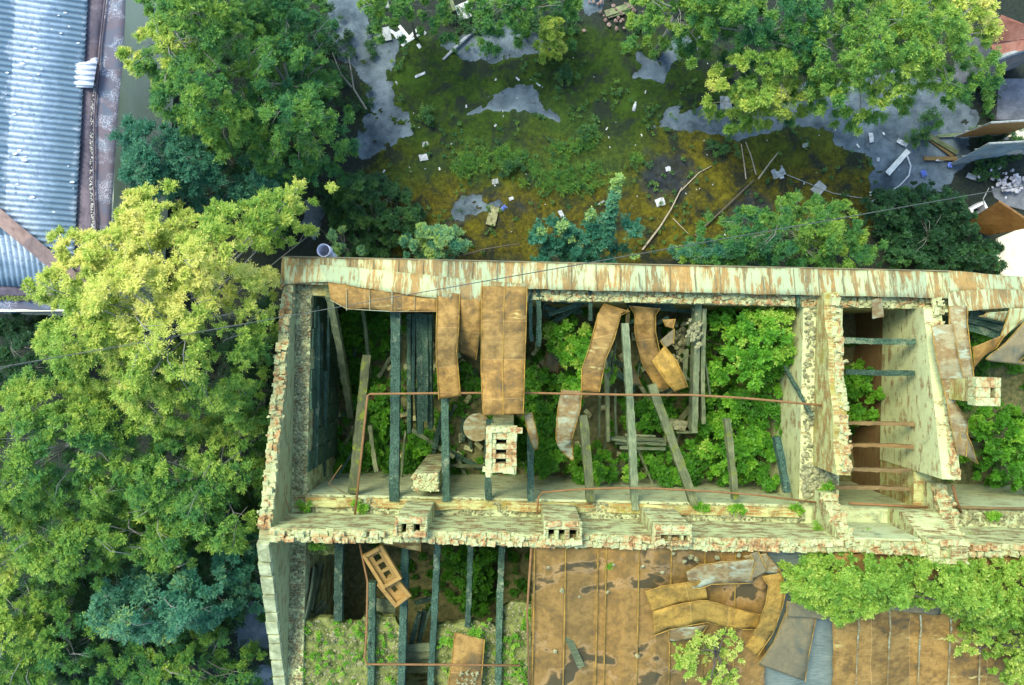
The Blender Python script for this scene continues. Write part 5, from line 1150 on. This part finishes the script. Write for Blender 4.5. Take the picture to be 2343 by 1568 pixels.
tree('elm_tree', 'deep green understorey tree below the maples at the bottom left', 'tree',
     [(0, 1150), (580, 1150), (560, 1360), (480, 1500), (300, 1560), (0, 1560)], 2.2, 3.6, GREEN, (.1, .42), 7, (.3, .5), 1.2, (250, 1380), GT)
tree('elm_tree', 'deep green understorey tree under the top left maples', 'tree',
     [(430, 0), (740, 0), (760, 250), (700, 440), (560, 460), (430, 440)], 1.2, 2.4, GREEN, (.08, .35), 4.5, (.3, .5), 1.2, (500, 300), GT)
GR = 'trees along the top edge of the yard'
tree('maple_tree', 'big light green maple at the top right in front of the red shed', 'tree',
     [(1880, -40), (2260, -40), (2285, 20), (2270, 60), (2280, 110), (2250, 130), (2290, 160), (2340, 140), (2335, 180), (2290, 190), (2270, 225), (2230, 205), (2200, 240), (2140, 220), (2110, 200), (2070, 225), (2040, 260), (1990, 225), (1940, 220), (1900, 190), (1860, 110), (1850, 30)],
     4.4, 6.4, MAPLE, (.36, .6), 10, (.26, .42), 1.2, (2060, 60), GR, yel=[(2200, 20, 110, .42), (2265, 60, 70, .35), (2310, 160, 60, .3), (2030, 190, 70, .1)], limbs=30)
tree('maple_tree', 'dark green maple in the middle of the top right thicket', 'tree',
     [(1640, -40), (1880, -40), (1900, 60), (1930, 150), (1900, 210), (1840, 200), (1780, 160), (1700, 120), (1640, 100), (1600, 60), (1560, 20)],
     3.2, 5.2, MAPLE, (.18, .48), 10, (.26, .42), 1.1, (1760, 50), GR, yel=[(1900, 110, 50, .2)])
tree('maple_tree', 'yellow green maple bough hanging over the asphalt at the right of the moss', 'tree',
     [(1625, 170), (1680, 120), (1740, 110), (1800, 140), (1870, 190), (1890, 215), (1860, 245), (1820, 250), (1795, 275), (1760, 270), (1720, 280), (1690, 250), (1680, 220), (1640, 200)],
     2.6, 4.2, MAPLE, (.42, .66), 11, (.24, .38), .8, (1760, 190), GR, yel=[(1660, 170, 60, .2), (1780, 220, 80, .18)])
tree('maple_tree', 'mid green maple left of the top right thicket', 'tree',
     [(1470, -40), (1660, -40), (1680, 50), (1640, 110), (1600, 90), (1560, 80), (1510, 90), (1480, 60), (1455, 20)],
     2.8, 4.4, MAPLE, (.3, .52), 10, (.24, .4), .8, (1560, 10), GR)
tree('maple_tree', 'olive maple at the top edge over the white litter', 'tree',
     [(815, 20), (850, -40), (1010, -40), (1020, 20), (990, 55), (940, 60), (900, 50), (880, 70), (840, 55)], 2.4, 3.8, MAPLE, (.3, .56), 11, (.22, .36), .7, (920, -10), GR, yel=[(870, 20, 50, .12)])
tree('maple_tree', 'green maple at the top edge right of the grey timber pile', 'tree',
     [(1070, 10), (1090, -40), (1330, -40), (1330, 10), (1290, 30), (1230, 40), (1180, 60), (1110, 60), (1070, 50)], 2.2, 3.6, MAPLE, (.28, .52), 11, (.22, .36), .7, (1200, -10), GR)
tree('maple_sapling', 'small yellow green maple sapling standing alone at the top of the moss', 'sapling',
     [(1215, 70), (1250, 40), (1280, 45), (1298, 80), (1280, 100), (1260, 110), (1235, 85)], 1.4, 2.3, MAPLE, (.55, .75), 22, (.2, .3), .5, (1260, 75), GR)
# shrubs along the north facade
GS = 'shrubs along the north facade'
tree('maple_shrub', 'feathery green maple shrub outside the facade right of the teal sumac', 'shrub',
     [(1570, 570), (1600, 540), (1640, 510), (1690, 480), (1750, 470), (1800, 450), (1870, 445), (1950, 470), (1985, 510), (2020, 560), (2030, 612), (1570, 600)], 2.4, 3.4, MAPLE, (.2, .5), 9, (.25, .4), .7, (1800, 540), GS, yel=[(1880, 520, 130, .18)])
tree('teal_shrub', 'low blue green shrub under the left end of the feathery maple shrub', 'shrub',
     [(1540, 570), (1600, 545), (1690, 560), (1760, 570), (1770, 606), (1545, 600)], 2.0, 3.0, TEAL, (.4, .75), 16, (.2, .3), .5, (1650, 585), GS)
tree('ivy_thicket', 'dark ivy like thicket at the foot of the cable on the right', 'shrub',
     [(1990, 450), (2060, 430), (2130, 410), (2200, 440), (2210, 500), (2240, 550), (2290, 600), (2290, 625), (2030, 612), (2030, 560), (1985, 500)], .4, 1.1, GREEN, (.1, .5), 22, (.18, .3), .5, (2130, 540), GS, L=.09, W=.06, lf=8, twigs=9)
tree('teal_shrub', 'low teal shrub at the facade left of the sumac', 'shrub',
     [(915, 545), (960, 525), (1010, 520), (1060, 540), (1065, 590), (920, 588)], 1.6, 2.4, TEAL, (.5, .85), 18, (.2, .32), .5, (990, 565), GS)
tree('teal_shrub', 'small teal shrub next to the vent pipe', 'shrub', [(755, 540), (780, 520), (800, 545), (810, 585), (758, 582)], 1.4, 2.2, TEAL, (.5, .85), 20, (.18, .28), .4, (780, 565), GS)
tree('green_shrub', 'dark green shrub in the corner between path and facade', 'shrub',
     [(740, 430), (800, 390), (860, 400), (930, 430), (960, 500), (930, 550), (880, 588), (800, 580), (780, 520), (740, 480)], .7, 1.6, GREEN, (.15, .6), 13, (.22, .36), .8, (850, 500), GS)
tree('green_shrub', 'bright little bush at the end of the asphalt path', 'shrub', [(765, 430), (800, 415), (822, 440), (800, 470), (770, 460)], .9, 1.5, WEED, (.4, .7), 24, (.16, .26), .4, (793, 445), GS, L=.1, W=.06, lf=8)
# tree of heaven: teal whorled shrub with one bright upright spire
SP = thing('sumac', P(1340, 560, 0), 'teal sumac with one tall bright spiral spire at the facade', 'shrub', GS)
pw = W2([(1215, 520), (1260, 500), (1300, 510), (1340, 480), (1390, 500), (1450, 500), (1455, 560), (1440, 605), (1215, 600)], 2.6); q = relax(sample(pw, 50))
cen = np.stack([q[:, 0], q[:, 1], 2.6 + rng.normal(0, .4, 50)], 1); ax = nrm(np.stack([rng.normal(0, .3, 50), rng.normal(0, .3, 50), np.ones(50)], 1))
leaves('crown', cen, ax, rng.uniform(.22, .4, 50), rng.uniform(.25, .55, 50), TEAL, SP, 12, 12, .11, .065, .4)
tip0, tip1 = P(1385, 560, 3.0), P(1414, 408, 4.3); sc = np.array([tip0.lerp(tip1, t) for t in np.linspace(0, 1, 26)]); sx = np.repeat(np.array([nrm(np.array(tip1 - tip0) + np.array([0, .0, .8]))]), 26, 0)
leaves('spire', sc, sx, np.linspace(.26, .14, 26), np.concatenate([np.linspace(.5, .8, 22), np.full(4, .97)]), TEAL, SP, 14, 7, .1, .075, .5, spread=2.2)
sp2 = np.array([P(1285 + random.uniform(-3, 3), 528 - 14 * t, 3.2 + .5 * t) for t in np.linspace(0, 1, 6)] + [P(1352, 500 - 12 * t, 3.2 + .5 * t) for t in np.linspace(0, 1, 6)] + [P(1238, 540, 3.2), P(1308, 548, 3.3), P(1240, 530, 3.3), P(1450, 588, 3.0)])
leaves('young_tip', sp2, nrm(np.tile([0, .1, 1.0], (16, 1))), np.full(16, .2), np.full(16, .92), TEAL, SP, 12, 8, .08, .05, .5)
g = MB(); g.tube([P(1340, 560, 0), P(1345, 555, 1.5), P(1385, 560, 3.0), P(1414, 408, 4.2)], [.06, .05, .035, .015], 6); g.build('trunk', BARKD, SP)
# plants inside the ruin
GI = 'bushes growing inside the ruin'
def bush(label, poly, z0, z1, tone=(.35, .7), dens=16, r=(.22, .36), mat=None, ground=FLOOR, name='bush', **k):
    k.setdefault('L', .105); k.setdefault('W', .066); k.setdefault('lf', 9); k.setdefault('twigs', 12); tone = (tone[0] - .22, tone[1] - .02) if mat is None else tone
    return tree(name, label, 'bush', poly, z0, z1, mat or WEED, tone, dens, r, .7, None, GI, under=.5, limbs=8, lobes=.85, ground=ground, trunk_mat=BARKD, **k)
bush('tall bright bush filling the east end of the big room', [(1612, 695), (1680, 690), (1760, 692), (1815, 700), (1822, 780), (1800, 850), (1740, 880), (1700, 900), (1640, 880), (1612, 820)], 3.0, 4.2, (.45, .75), yel=[(1750, 730, 70, .25), (1660, 810, 50, .2)])
bush('lower bush against the pale cross wall under the rusty pipe', [(1600, 900), (1700, 900), (1790, 870), (1800, 960), (1795, 1060), (1760, 1120), (1700, 1100), (1640, 1110), (1590, 1040)], 2.4, 3.5, (.38, .7), yel=[(1660, 970, 40, .3), (1620, 1010, 40, .2)])
bush('leafy vine bush under the curved hanging sheet', [(1250, 745), (1300, 730), (1345, 740), (1370, 780), (1350, 850), (1340, 920), (1310, 930), (1280, 860), (1255, 800)], 2.6, 3.8, (.5, .8), 20, yel=[(1270, 780, 30, .2), (1300, 880, 60, .15)])
bush('green plants between the flue block and the pointed sheet', [(1200, 820), (1260, 850), (1290, 900), (1270, 990), (1290, 1060), (1240, 1090), (1205, 1060), (1200, 950)], 2.2, 3.2, (.4, .75))
bush('green plants at the foot of the slanting mossy beam', [(1320, 1030), (1420, 1040), (1540, 1030), (1600, 1050), (1600, 1110), (1500, 1110), (1400, 1105), (1300, 1095)], 2.0, 3.0, (.35, .7))
bush('weeds right of the pipe bend between two charred beams', [(845, 900), (885, 880), (890, 960), (885, 1060), (840, 1060)], 1.4, 2.0, (.35, .6), 18)
bush('weeds sprouting left of the leaning burnt beam', [(760, 1000), (800, 990), (810, 1050), (790, 1090), (755, 1080)], 1.4, 1.9, (.35, .6), 18)
bush('weeds between the charred beam and the burnt partition', [(925, 1000), (990, 990), (1005, 1060), (985, 1080), (925, 1070)], 1.4, 1.9, (.3, .6), 18)
bush('weeds below the squared tin sheets in the northwest corner', [(770, 705), (850, 715), (890, 740), (880, 800), (820, 820), (785, 780)], 1.4, 2.0, (.3, .6), 18)
bush('weeds under the short hanging sheet', [(1050, 830), (1098, 830), (1100, 900), (1055, 890)], 1.4, 2.0, (.3, .6), 18)
bush('weed sprig growing through the collapsed timber frame', [(1375, 820), (1405, 815), (1405, 865), (1385, 880), (1365, 860)], 3.6, 4.2, (.6, .8), 40, (.15, .22))
bush('green plants below the bright folded sheet', [(1420, 900), (1530, 910), (1560, 960), (1520, 990), (1440, 990)], 1.5, 2.2, (.25, .55))
bush('bush at the bottom of the narrow room between cross walls', [(1930, 850), (1990, 840), (2020, 900), (2010, 960), (1940, 975), (1925, 900)], 2.4, 3.4, (.4, .7))
bush('bushes in the last room right of the cream wall', [(2225, 930), (2300, 950), (2400, 940), (2400, 1120), (2300, 1120), (2240, 1090), (2235, 1000)], 2.4, 3.6, (.3, .65))
bush('sprig of leaves in the dark roof hole', [(2212, 755), (2250, 745), (2272, 775), (2240, 800), (2220, 790)], 3.6, 4.2, (.4, .7), 30, (.15, .25))
bush('green plants in the dark pit of the south room', [(1020, 1245), (1140, 1248), (1130, 1330), (1140, 1390), (1090, 1410), (1030, 1370)], 1.6, 2.5, (.15, .45))
bush('big yellow green bush spilling over the south roof below the spine wall', [(1800, 1340), (1815, 1290), (1880, 1270), (2000, 1275), (2150, 1280), (2400, 1285), (2400, 1420), (2300, 1430), (2200, 1410), (2100, 1385), (2030, 1375), (1970, 1410), (1920, 1420), (1860, 1390), (1810, 1370)], 6.3, 7.1, (.4, .72), 48, (.2, .32), OLIVE, 5.2, L=.075, W=.05, lf=10, yel=[(1960, 1380, 100, .1)])
bush('yellow green bush hanging down the roof at the lower right corner', [(2170, 1400), (2260, 1390), (2400, 1400), (2400, 1580), (2330, 1570), (2300, 1500), (2260, 1450), (2200, 1500), (2175, 1490), (2210, 1440)], 5.6, 6.4, (.5, .8), 30, (.2, .32), OLIVE, 5.0, L=.075, W=.05, lf=10)
bush('sparse small bush rooted in the middle of the rusty roof', [(1560, 1500), (1590, 1460), (1620, 1430), (1650, 1440), (1670, 1440), (1690, 1470), (1730, 1490), (1700, 1520), (1690, 1568), (1650, 1600), (1600, 1560), (1550, 1530)], 5.5, 6.2, (.6, .85), 22, (.18, .28), OLIVE, 4.9, L=.07, W=.045, lf=8, twigs=8)
for i, (u, v, z, l) in enumerate(((1605, 1162, ATTIC, 'tuft of weeds on the ledge at the foot of the slanting beam'), (1685, 1165, ATTIC, 'small weed tuft on the ledge below the green beam'), (1822, 1165, ATTIC, 'weed tuft on the ledge beside the wall stub'), (2270, 1180, ATTIC, 'feathery weed tuft on the ledge near the right edge'), (1390, 1290, 6.05, 'yellow weed tuft in the seam of the rusty roof'), (695, 1158, ATTIC, 'weed tuft where gable and spine wall meet'), (725, 1250, ATTIC, 'yellow weed tuft on the slab south of the spine wall'), (825, 1160, ATTIC, 'small weed by the foot of the rusty pipe'), (1027, 1470, ATTIC, 'weeds at the left side of the single rusty sheet'), (1085, 1444, ATTIC, 'weeds at the top edge of the single rusty sheet'), (1885, 1115, ATTIC + .1, 'weed tuft on the broken end of the cross wall'))):
    n = 7; c = P(u, v, z + .12); cen = np.array([[c.x + random.uniform(-.16, .16), c.y + random.uniform(-.08, .08), c.z] for _ in range(n)])
    o = leaves('weed_tuft', cen, nrm(np.tile([0, 0, 1.0], (n, 1)) + rng.normal(0, .3, (n, 3))), rng.uniform(.1, .2, n), rng.uniform(.5, .9, n), WEED, None, 7, 6, .07, .045, .4); tag(o, l, 'weed', 'weed tufts on the walls')
# ground cover: uncountable low growth
def cover(name, poly, z, n, mat, tone, r=(.1, .22), avoid=None, **k):
    pw = W2(poly, z); q = sample(pw, n)
    if avoid is not None:
        keep = fbm(q[:, 0] * avoid, q[:, 1] * avoid, 3) > .44; q = q[keep]
    n = len(q); cen = np.stack([q[:, 0], q[:, 1], np.full(n, z) + rng.uniform(0, .15, n)], 1)
    o = leaves(name, cen, nrm(np.tile([0, 0, 1.0], (n, 1)) + rng.normal(0, .3, (n, 3))), rng.uniform(r[0], r[1], n), rng.uniform(tone[0], tone[1], n), mat, None, **k); return tag(o, kind='stuff')
cover('undergrowth', [(745, 700), (1815, 700), (1815, 1110), (745, 1110)], FLOOR + .1, 1300, WEED, (.1, .55), (.14, .3), 1.1, twigs=8, lf=7, L=.09, W=.06)
cover('undergrowth', [(765, 710), (1100, 720), (1200, 760), (1200, 1085), (765, 1090)], FLOOR + .25, 520, WEED, (.15, .6), (.16, .34), .8, twigs=9, lf=8, L=.095, W=.06)
cover('undergrowth', [(1930, 700), (2400, 700), (2400, 1110), (1930, 1110)], FLOOR + .1, 330, WEED, (.05, .45), (.14, .3), 1.1, twigs=7, lf=7, L=.11, W=.075)
cover('undergrowth', [(700, 1245), (1215, 1245), (1215, 1420), (700, 1420)], FLOOR + .1, 100, WEED, (.05, .3), (.14, .3), 1.1, twigs=7, lf=7, L=.11, W=.075)
cover('slab_weeds', [(690, 1420), (905, 1420), (905, 1600), (680, 1600)], ATTIC - .1, 260, WEED, (.45, .85), (.05, .12), 2.5, twigs=6, lf=5, L=.05, W=.03)
cover('slab_weeds', [(1000, 1435), (1215, 1390), (1215, 1600), (1000, 1600)], ATTIC - .1, 300, WEED, (.5, .9), (.05, .12), 2.5, twigs=6, lf=5, L=.05, W=.03)
YARD = [(890, 110), (1000, 90), (1640, 90), (1660, 240), (1880, 290), (2000, 350), (2000, 440), (1980, 580), (900, 580), (830, 400), (900, 350)]
cover('yard_weeds', YARD, .05, 800, GREEN, (.4, .85), (.05, .16), 1.3, twigs=5, lf=6, L=.06, W=.03)
cover('yard_grass', [(1280, 330), (1420, 300), (1470, 360), (1440, 430), (1280, 440), (1180, 420), (1000, 400), (1000, 350), (1180, 340)], .05, 620, MAPLE, (.35, .6), (.1, .24), 1.2, twigs=8, lf=6, L=.12, W=.01, ang=.25)
cover('path_weeds', [(560, 0), (860, 60), (850, 300), (760, 560), (560, 560), (560, 300)], .05, 900, GREEN, (.15, .5), (.12, .3), 1.2, twigs=7, lf=7, L=.08, W=.04)
cover('edge_weeds', [(1000, 20), (1480, 30), (1480, 80), (1300, 75), (1000, 80)], .05, 260, GREEN, (.2, .6), (.12, .25), 1.2, twigs=7, lf=7, L=.07, W=.03)
cover('edge_weeds', [(2130, 190), (2290, 190), (2340, 320), (2330, 360), (2250, 420), (2200, 380), (2180, 300)], .05, 240, GREEN, (.2, .7), (.12, .25), 1.2, twigs=7, lf=7, L=.08, W=.05)
cover('edge_weeds', [(2090, 560), (2290, 560), (2290, 640), (2000, 620)], .05, 260, GREEN, (.1, .6), (.12, .25), 1.2, twigs=7, lf=7, L=.08, W=.05)
cover('forest_floor', [(240, 700), (650, 700), (640, 1600), (-60, 1600), (-60, 900)], .1, 1500, GREEN, (.0, .3), (.2, .4), 1.0, twigs=7, lf=7, L=.1, W=.05)
for i, (u, v, l) in enumerate(((1170, 385, 'fern like weed rosette at the left side of the grass patch'), (1345, 300, 'dark leafy weed above the grass patch'), (975, 275, 'leafy weed at the point of the pale asphalt streak'), (1830, 130, 'weed hidden at the edge of the thicket'), (2120, 280, 'bushy weed by the crossed planks'), (1290, 175, 'low weed on the dark moss in the upper yard'), (1660, 340, 'weed on the ochre moss near the torn bag'), (2105, 320, 'weed clump beside the blue door'))):
    n = 14; c = P(u, v, .12); cen = np.array([[c.x + random.gauss(0, .18), c.y + random.gauss(0, .16), c.z + random.uniform(0, .2)] for _ in range(n)])
    o = leaves('weed_clump', cen, nrm(np.tile([0, 0, 1.0], (n, 1)) + rng.normal(0, .4, (n, 3))), rng.uniform(.15, .3, n), rng.uniform(.3, .75, n), GREEN, None, 8, 8, .09, .03, .4); tag(o, l, 'weed', 'weed clumps in the yard')
# ------------------------------------------------------------------ litter of the yard
def scrap(u, v, L, Wd, ang, mat, name, label, cat, group=None, th=.01, z=.03, bend=.03):
    m = MB(); R = Matrix.Rotation(ang, 3, 'Z'); c = P(u, v, z); n = 4; pts = []
    for i in range(n + 1):
        for j in range(3): pts.append(c + R @ Vector(((i / n - .5) * L + random.uniform(-.1, .1) * L * .3, (j / 2 - .5) * Wd + random.uniform(-.1, .1) * Wd * .4, random.uniform(0, bend) + .01)))
    m.v = pts; m.f = [[i * 3 + j, i * 3 + j + 3, i * 3 + j + 4, i * 3 + j + 1] for i in range(n) for j in range(2)]
    return tag(m.build(name, mat, solid=th), label, cat, group)
def box_on(u, v, d, ang, mat, name, label, cat, group=None, z=0.02, tilt=0):
    m = MB(); m.box(P(u, v, z + d[2] / 2), d, Matrix.Rotation(ang, 3, 'Z') @ Matrix.Rotation(tilt, 3, 'X'), .006); return tag(m.build(name, mat, bevel=.006), label, cat, group)
pale = mat_plain('pale_board', (.45, .5, .45), (.62, .66, .6), 6)
box_on(876, 80, (.5, .42, .06), .2, GREYM, 'pallet', 'pale square pallet at the edge of the top path', 'pallet')
box_on(901, 76, (.3, .1, .04), -.6, WHITE, 'white_board', 'white board beside the pale square pallet', 'board')
scrap(915, 78, .35, .2, .5, WHITE, 'white_sheet', 'white plastic sheet right of the pale pallet', 'plastic sheet')
box_on(926, 75, (.1, .55, .05), .7, pale, 'plank', 'grey plank leaning among the pale debris at the top path', 'plank')
box_on(938, 86, (.09, .75, .05), -.75, pale, 'plank', 'long pale plank pointing to the upper right in the litter pile', 'plank')
box_on(946, 88, (.07, .6, .05), -1.0, WHITE, 'plank', 'whitish plank end of the litter pile on the moss', 'plank')
box_on(962, 110, (.1, .3, .03), .6, WHITE, 'white_board', 'small white board alone on the dark moss below the litter pile', 'board')
scrap(968, 75, .2, .12, -.6, WHITE, 'paper_scrap', 'white paper scrap at the end of the litter pile', 'paper')
g = MB(); g.tube([P(1014, 137, .06), P(1050, 102, .1), P(1088, 67, .08)], [.04, .055, .06], 7); tag(g.build('fallen_log', mat_plain('grey_log', (.16, .19, .2), (.3, .34, .34), 9)), 'long straight grey log lying across the moss near the top', 'log')
scrap(962, 172, .35, .08, .4, WHITE, 'white_strip', 'curled white strip on the dark moss', 'strip'); 
# bottle
m = MB(); c = P(1452, 245, .06); dr = Vector((.12, .5, 0)).normalized() * .14; m.tube([c - dr, c + dr * .4, c + dr * .8, c + dr * 1.2], [.055, .055, .03, .025], 10); tag(m.build('white_bottle', WHITE, smooth=True), 'white bottle lying on the moss in the middle of the yard', 'bottle')
for (u, v, L, Wd, a, mat, l) in ((969, 361, .26, .2, .2, WHITE, 'square white foam piece below the asphalt path'), (974, 331, .22, .16, .1, GREYM, 'square grey tile above the white foam piece'), (1510, 463, .28, .24, .3, WHITE, 'crumpled white bag at the lower right of the moss'), (1528, 387, .16, .14, .2, WHITE, 'square white paper by the dark wet patch'), (1842, 333, .18, .14, .3, WHITE, 'white scrap at the boundary of moss and asphalt'), (2118, 310, .14, .3, 0, WHITE, 'white plastic tray on the dark asphalt'), (1992, 316, .13, .3, .1, WHITE, 'white oblong pack standing out on the asphalt'), (2063, 327, .35, .14, -.5, WHITE, 'white hooked plastic piece beside the planks'), (2000, 444, .3, .13, 0, pale, 'white printed box on the dark ground near the curved pipe'), (2074, 437, .12, .12, 0, WHITE, 'white paper square right of the printed box'), (2148, 366, .26, .1, 0, WHITE, 'white crate lying at the foot of the blue door'), (2112, 397, .16, .2, .5, BLUEM, 'blue plastic bag on the asphalt'), (2172, 378, .14, .16, 0, BLUEM, 'blue can by the corner of the blue door'), (2222, 405, .34, .16, -.3, WHITE, 'white slab on the ground under the blue door'), (2247, 403, .26, .24, .2, GREYM, 'round grey wheel cover beside the white slab'), (1780, 395, .4, .3, .4, GREYM, 'crumpled grey plastic on the ochre moss'), (1872, 432, .4, .34, .8, GREYM, 'torn grey bag near the end of the moss'), (1788, 406, .14, .1, .3, WHITE, 'small white scrap by the crumpled grey plastic'), (1152, 478, .22, .14, .8, BLUEM, 'dark blue plastic scrap in the wet patch'), (1133, 416, .2, .16, .2, GREYM, 'grey blue ball of plastic on the grass'), (1285, 492, .12, .3, .5, WHITE, 'white strip of foam next to the sumac'), (1660, 237, .36, .42, 0, GREYM, 'grey concrete block half under the yellow maple'), (2235, 486, .1, .1, 0, WHITE, 'white bit inside the wooden box'), (1170, 455, .15, .1, .3, WHITE, 'white scrap at the wet patch edge'), (1375, 465, .22, .06, .6, GREYM, 'grey strip at the foot of the bright spire'), (2008, 366, .1, .12, 0, WHITE, 'crumpled white cup on the moss corner')):
    scrap(u, v, L, Wd, a, mat, 'litter', l, 'litter', 'litter of the yard', bend=.06)
for k in range(80):
    for _ in range(40):
        u, v = random.uniform(870, 2180), random.uniform(90, 560)
        if in_poly(np.array([u]), np.array([v]), YARD)[0] or (1880 < u < 2170 and 240 < v < 430): break
    s = random.choice([.03, .03, .04, .05, .07]); scrap(u, v, s * random.uniform(.8, 2.2), s * .7, random.uniform(0, 3), random.choice([WHITE, pale, pale, GREYM]), 'paper_scrap', 'tiny pale scrap of litter on the mossy yard', 'litter scrap', 'tiny litter scraps on the yard', .006, .04)
box_on(1127, 495, (.3, .6, .12), -.25, RUBBLE, 'brick_block', 'block of old brickwork lying on the moss left of the sumac', 'brick block')
# sticks, planks, branches
def stick(name, pts, r, mat, label, cat='branch'):
    m = MB(); n = len(pts); m.tube([P(*p) for p in pts], [r * (1 - .5 * i / (n - 1)) for i in range(n)], 6); return tag(m.build(name, mat), label, cat)
PW = mat_plain('bleached_wood', (.25, .22, .15), (.4, .36, .26), 12)
stick('branch', [(1470, 572, .1), (1510, 520, .15), (1536, 478, .2), (1560, 430, .1)], .035, PW, 'long bleached branch pointing up from the facade right of the sumac')
stick('pole', [(1590, 540, .1), (1660, 475, .2), (1725, 412, .2)], .04, BARKD, 'long dark pole lying on the ochre moss')
stick('paddle_stick', [(1555, 440, .08), (1600, 395, .1), (1628, 380, .1)], .022, PW, 'thin stick with a dark end on the ochre moss')
stick('branch', [(1707, 410, .1), (1702, 370, .2), (1696, 330, .15)], .022, PW, 'left of two thin bare branches on the moss')
stick('branch', [(1730, 400, .1), (1718, 355, .2), (1706, 325, .15)], .02, PW, 'right of two thin bare branches on the moss')
stick('branch', [(1735, 410, .1), (1760, 375, .2), (1780, 350, .2)], .03, PW, 'thick pale twig near the crumpled grey plastic')
stick('branch', [(1060, 585, .4), (1110, 570, .4), (1190, 558, .3)], .03, BARKD, 'dark bare branch lying between teal shrub and sumac')
stick('branch', [(838, 250, .3), (810, 205, .6), (798, 130, .9)], .035, BARK, 'bare grey limb fallen over the asphalt path')
stick('branch', [(805, 200, .5), (780, 170, .7), (760, 120, .9)], .03, BARK, 'second bare limb beside the fallen one on the path')
stick('branch', [(1540, 500, .1), (1560, 520, .1), (1575, 535, .1)], .02, PW, 'short crooked twig by the long dark pole')
def plank_px(u0, v0, u1, v1, w_, z, mat, label): return beam('plank', P(u0, v0, z), P(u1, v1, z + .05), w_, .05, mat, label, 'plank', None, .006)
plank_px(2030, 398, 2078, 345, .16, .06, pale, 'pale grey plank lying diagonal on the asphalt')
plank_px(2120, 308, 2190, 350, .14, .1, OLDW, 'upper grey plank of the crossed pair by the garage doors')
plank_px(2120, 312, 2180, 357, .12, .04, BROWNW, 'lower brown plank of the crossed pair by the garage doors')
plank_px(2114, 363, 2190, 363, .12, .05, BROWNW, 'level brown plank left of the blue garage door')
plank_px(2145, 312, 2200, 308, .1, .06, OLDW, 'thin grey plank at the foot of the brown garage door')
rod('bent_pipe', [(2073, 350, .1), (2084, 380, .1), (2080, 402, .1), (2060, 424, .1), (2030, 444, .1), (1985, 466, .1)], .025, mat_plain('pale_hose', (.3, .34, .35), (.45, .5, .5), 10), 'curved pale hose on the asphalt above the thicket', 'hose')
rod('wire', [(1800, 400, .1), (1850, 420, .1), (1905, 442, .1), (1960, 452, .1), (2000, 455, .1)], .012, GREYM, 'thin wire running right from the crumpled grey plastic', 'wire')
planks('timber_pile', 'grey timber pile at the top edge under the maple', 'timber', [(1020, 0, .2, 1030, 30, .2, .12, .06), (1030, -4, .25, 1040, 25, .25, .12, .06), (1012, 4, .15, 1020, 30, .15, .1, .06)], OLDW)
scrap(1063, 28, .5, .5, .4, pale, 'torn_bag', 'torn pale bag beside the grey timber pile', 'bag', bend=.15)
planks('roof_batten_pile', 'long grey boards lying at the top edge by the brown rubble', 'boards', [(1385, 32, .1, 1445, 12, .12, .2, .05), (1390, 38, .06, 1440, 24, .08, .14, .05)], OLDW)
scrap(877, 12, .35, .3, .3, GREYM, 'torn_bag', 'pale grey rag on the asphalt path at the top', 'rag', bend=.1)
lumps('brick_rubble', 'brown brick rubble at the top edge right of the asphalt patch', 'rubble', P(1420, 25, .05), 70, (.5, .3, .1), (.04, .1), mat_plain('brown_rubble', (.12, .07, .05), (.3, .22, .18), 9))
lumps('scrap_heap', 'heap of pale scrap on the concrete by the blue door', 'rubble', P(2310, 418, .1), 60, (.3, .2, .15), (.04, .13), mat_plain('scrap', (.2, .22, .26), (.6, .6, .6), 6))
# wooden crate box frame
g = MB(); c = P(2236, 488, .25); R = Matrix.Rotation(.5, 3, 'Z')
WB = thing('wooden_box', P(2236, 488, 0), 'pale open wooden box frame in front of the orange door', 'box')
for (x, y, dx, dy) in ((-.22, 0, .08, .52), (.22, 0, .08, .52), (0, -.22, .36, .08), (0, .22, .36, .08)): g.box(c + R @ Vector((x, y, 0)), (dx, dy, .4), R, .005)
g.build('frame', mat_plain('pale_box', (.5, .52, .5), (.66, .68, .66), 6), WB)
g = MB(); g.tube([c + Vector((.1, .2, .2)), P(2250, 455, .5), P(2263, 430, .6)], .015, 5); g.build('handle', GREYM, WB)
m = MB()
tyre = []
for i in range(25):
    a = i / 24 * 6.2832; tyre.append(P(1856, 148, .1) + Vector((math.cos(a) * .26, math.sin(a) * .26, 0)))
m.tube(tyre, .09, 8, cap=False); tag(m.build('tyre', mat_plain('rubber', (.015, .017, .02), (.03, .03, .035), 8), smooth=True), 'dark tyre lying among the leaves of the top right thicket', 'tyre')
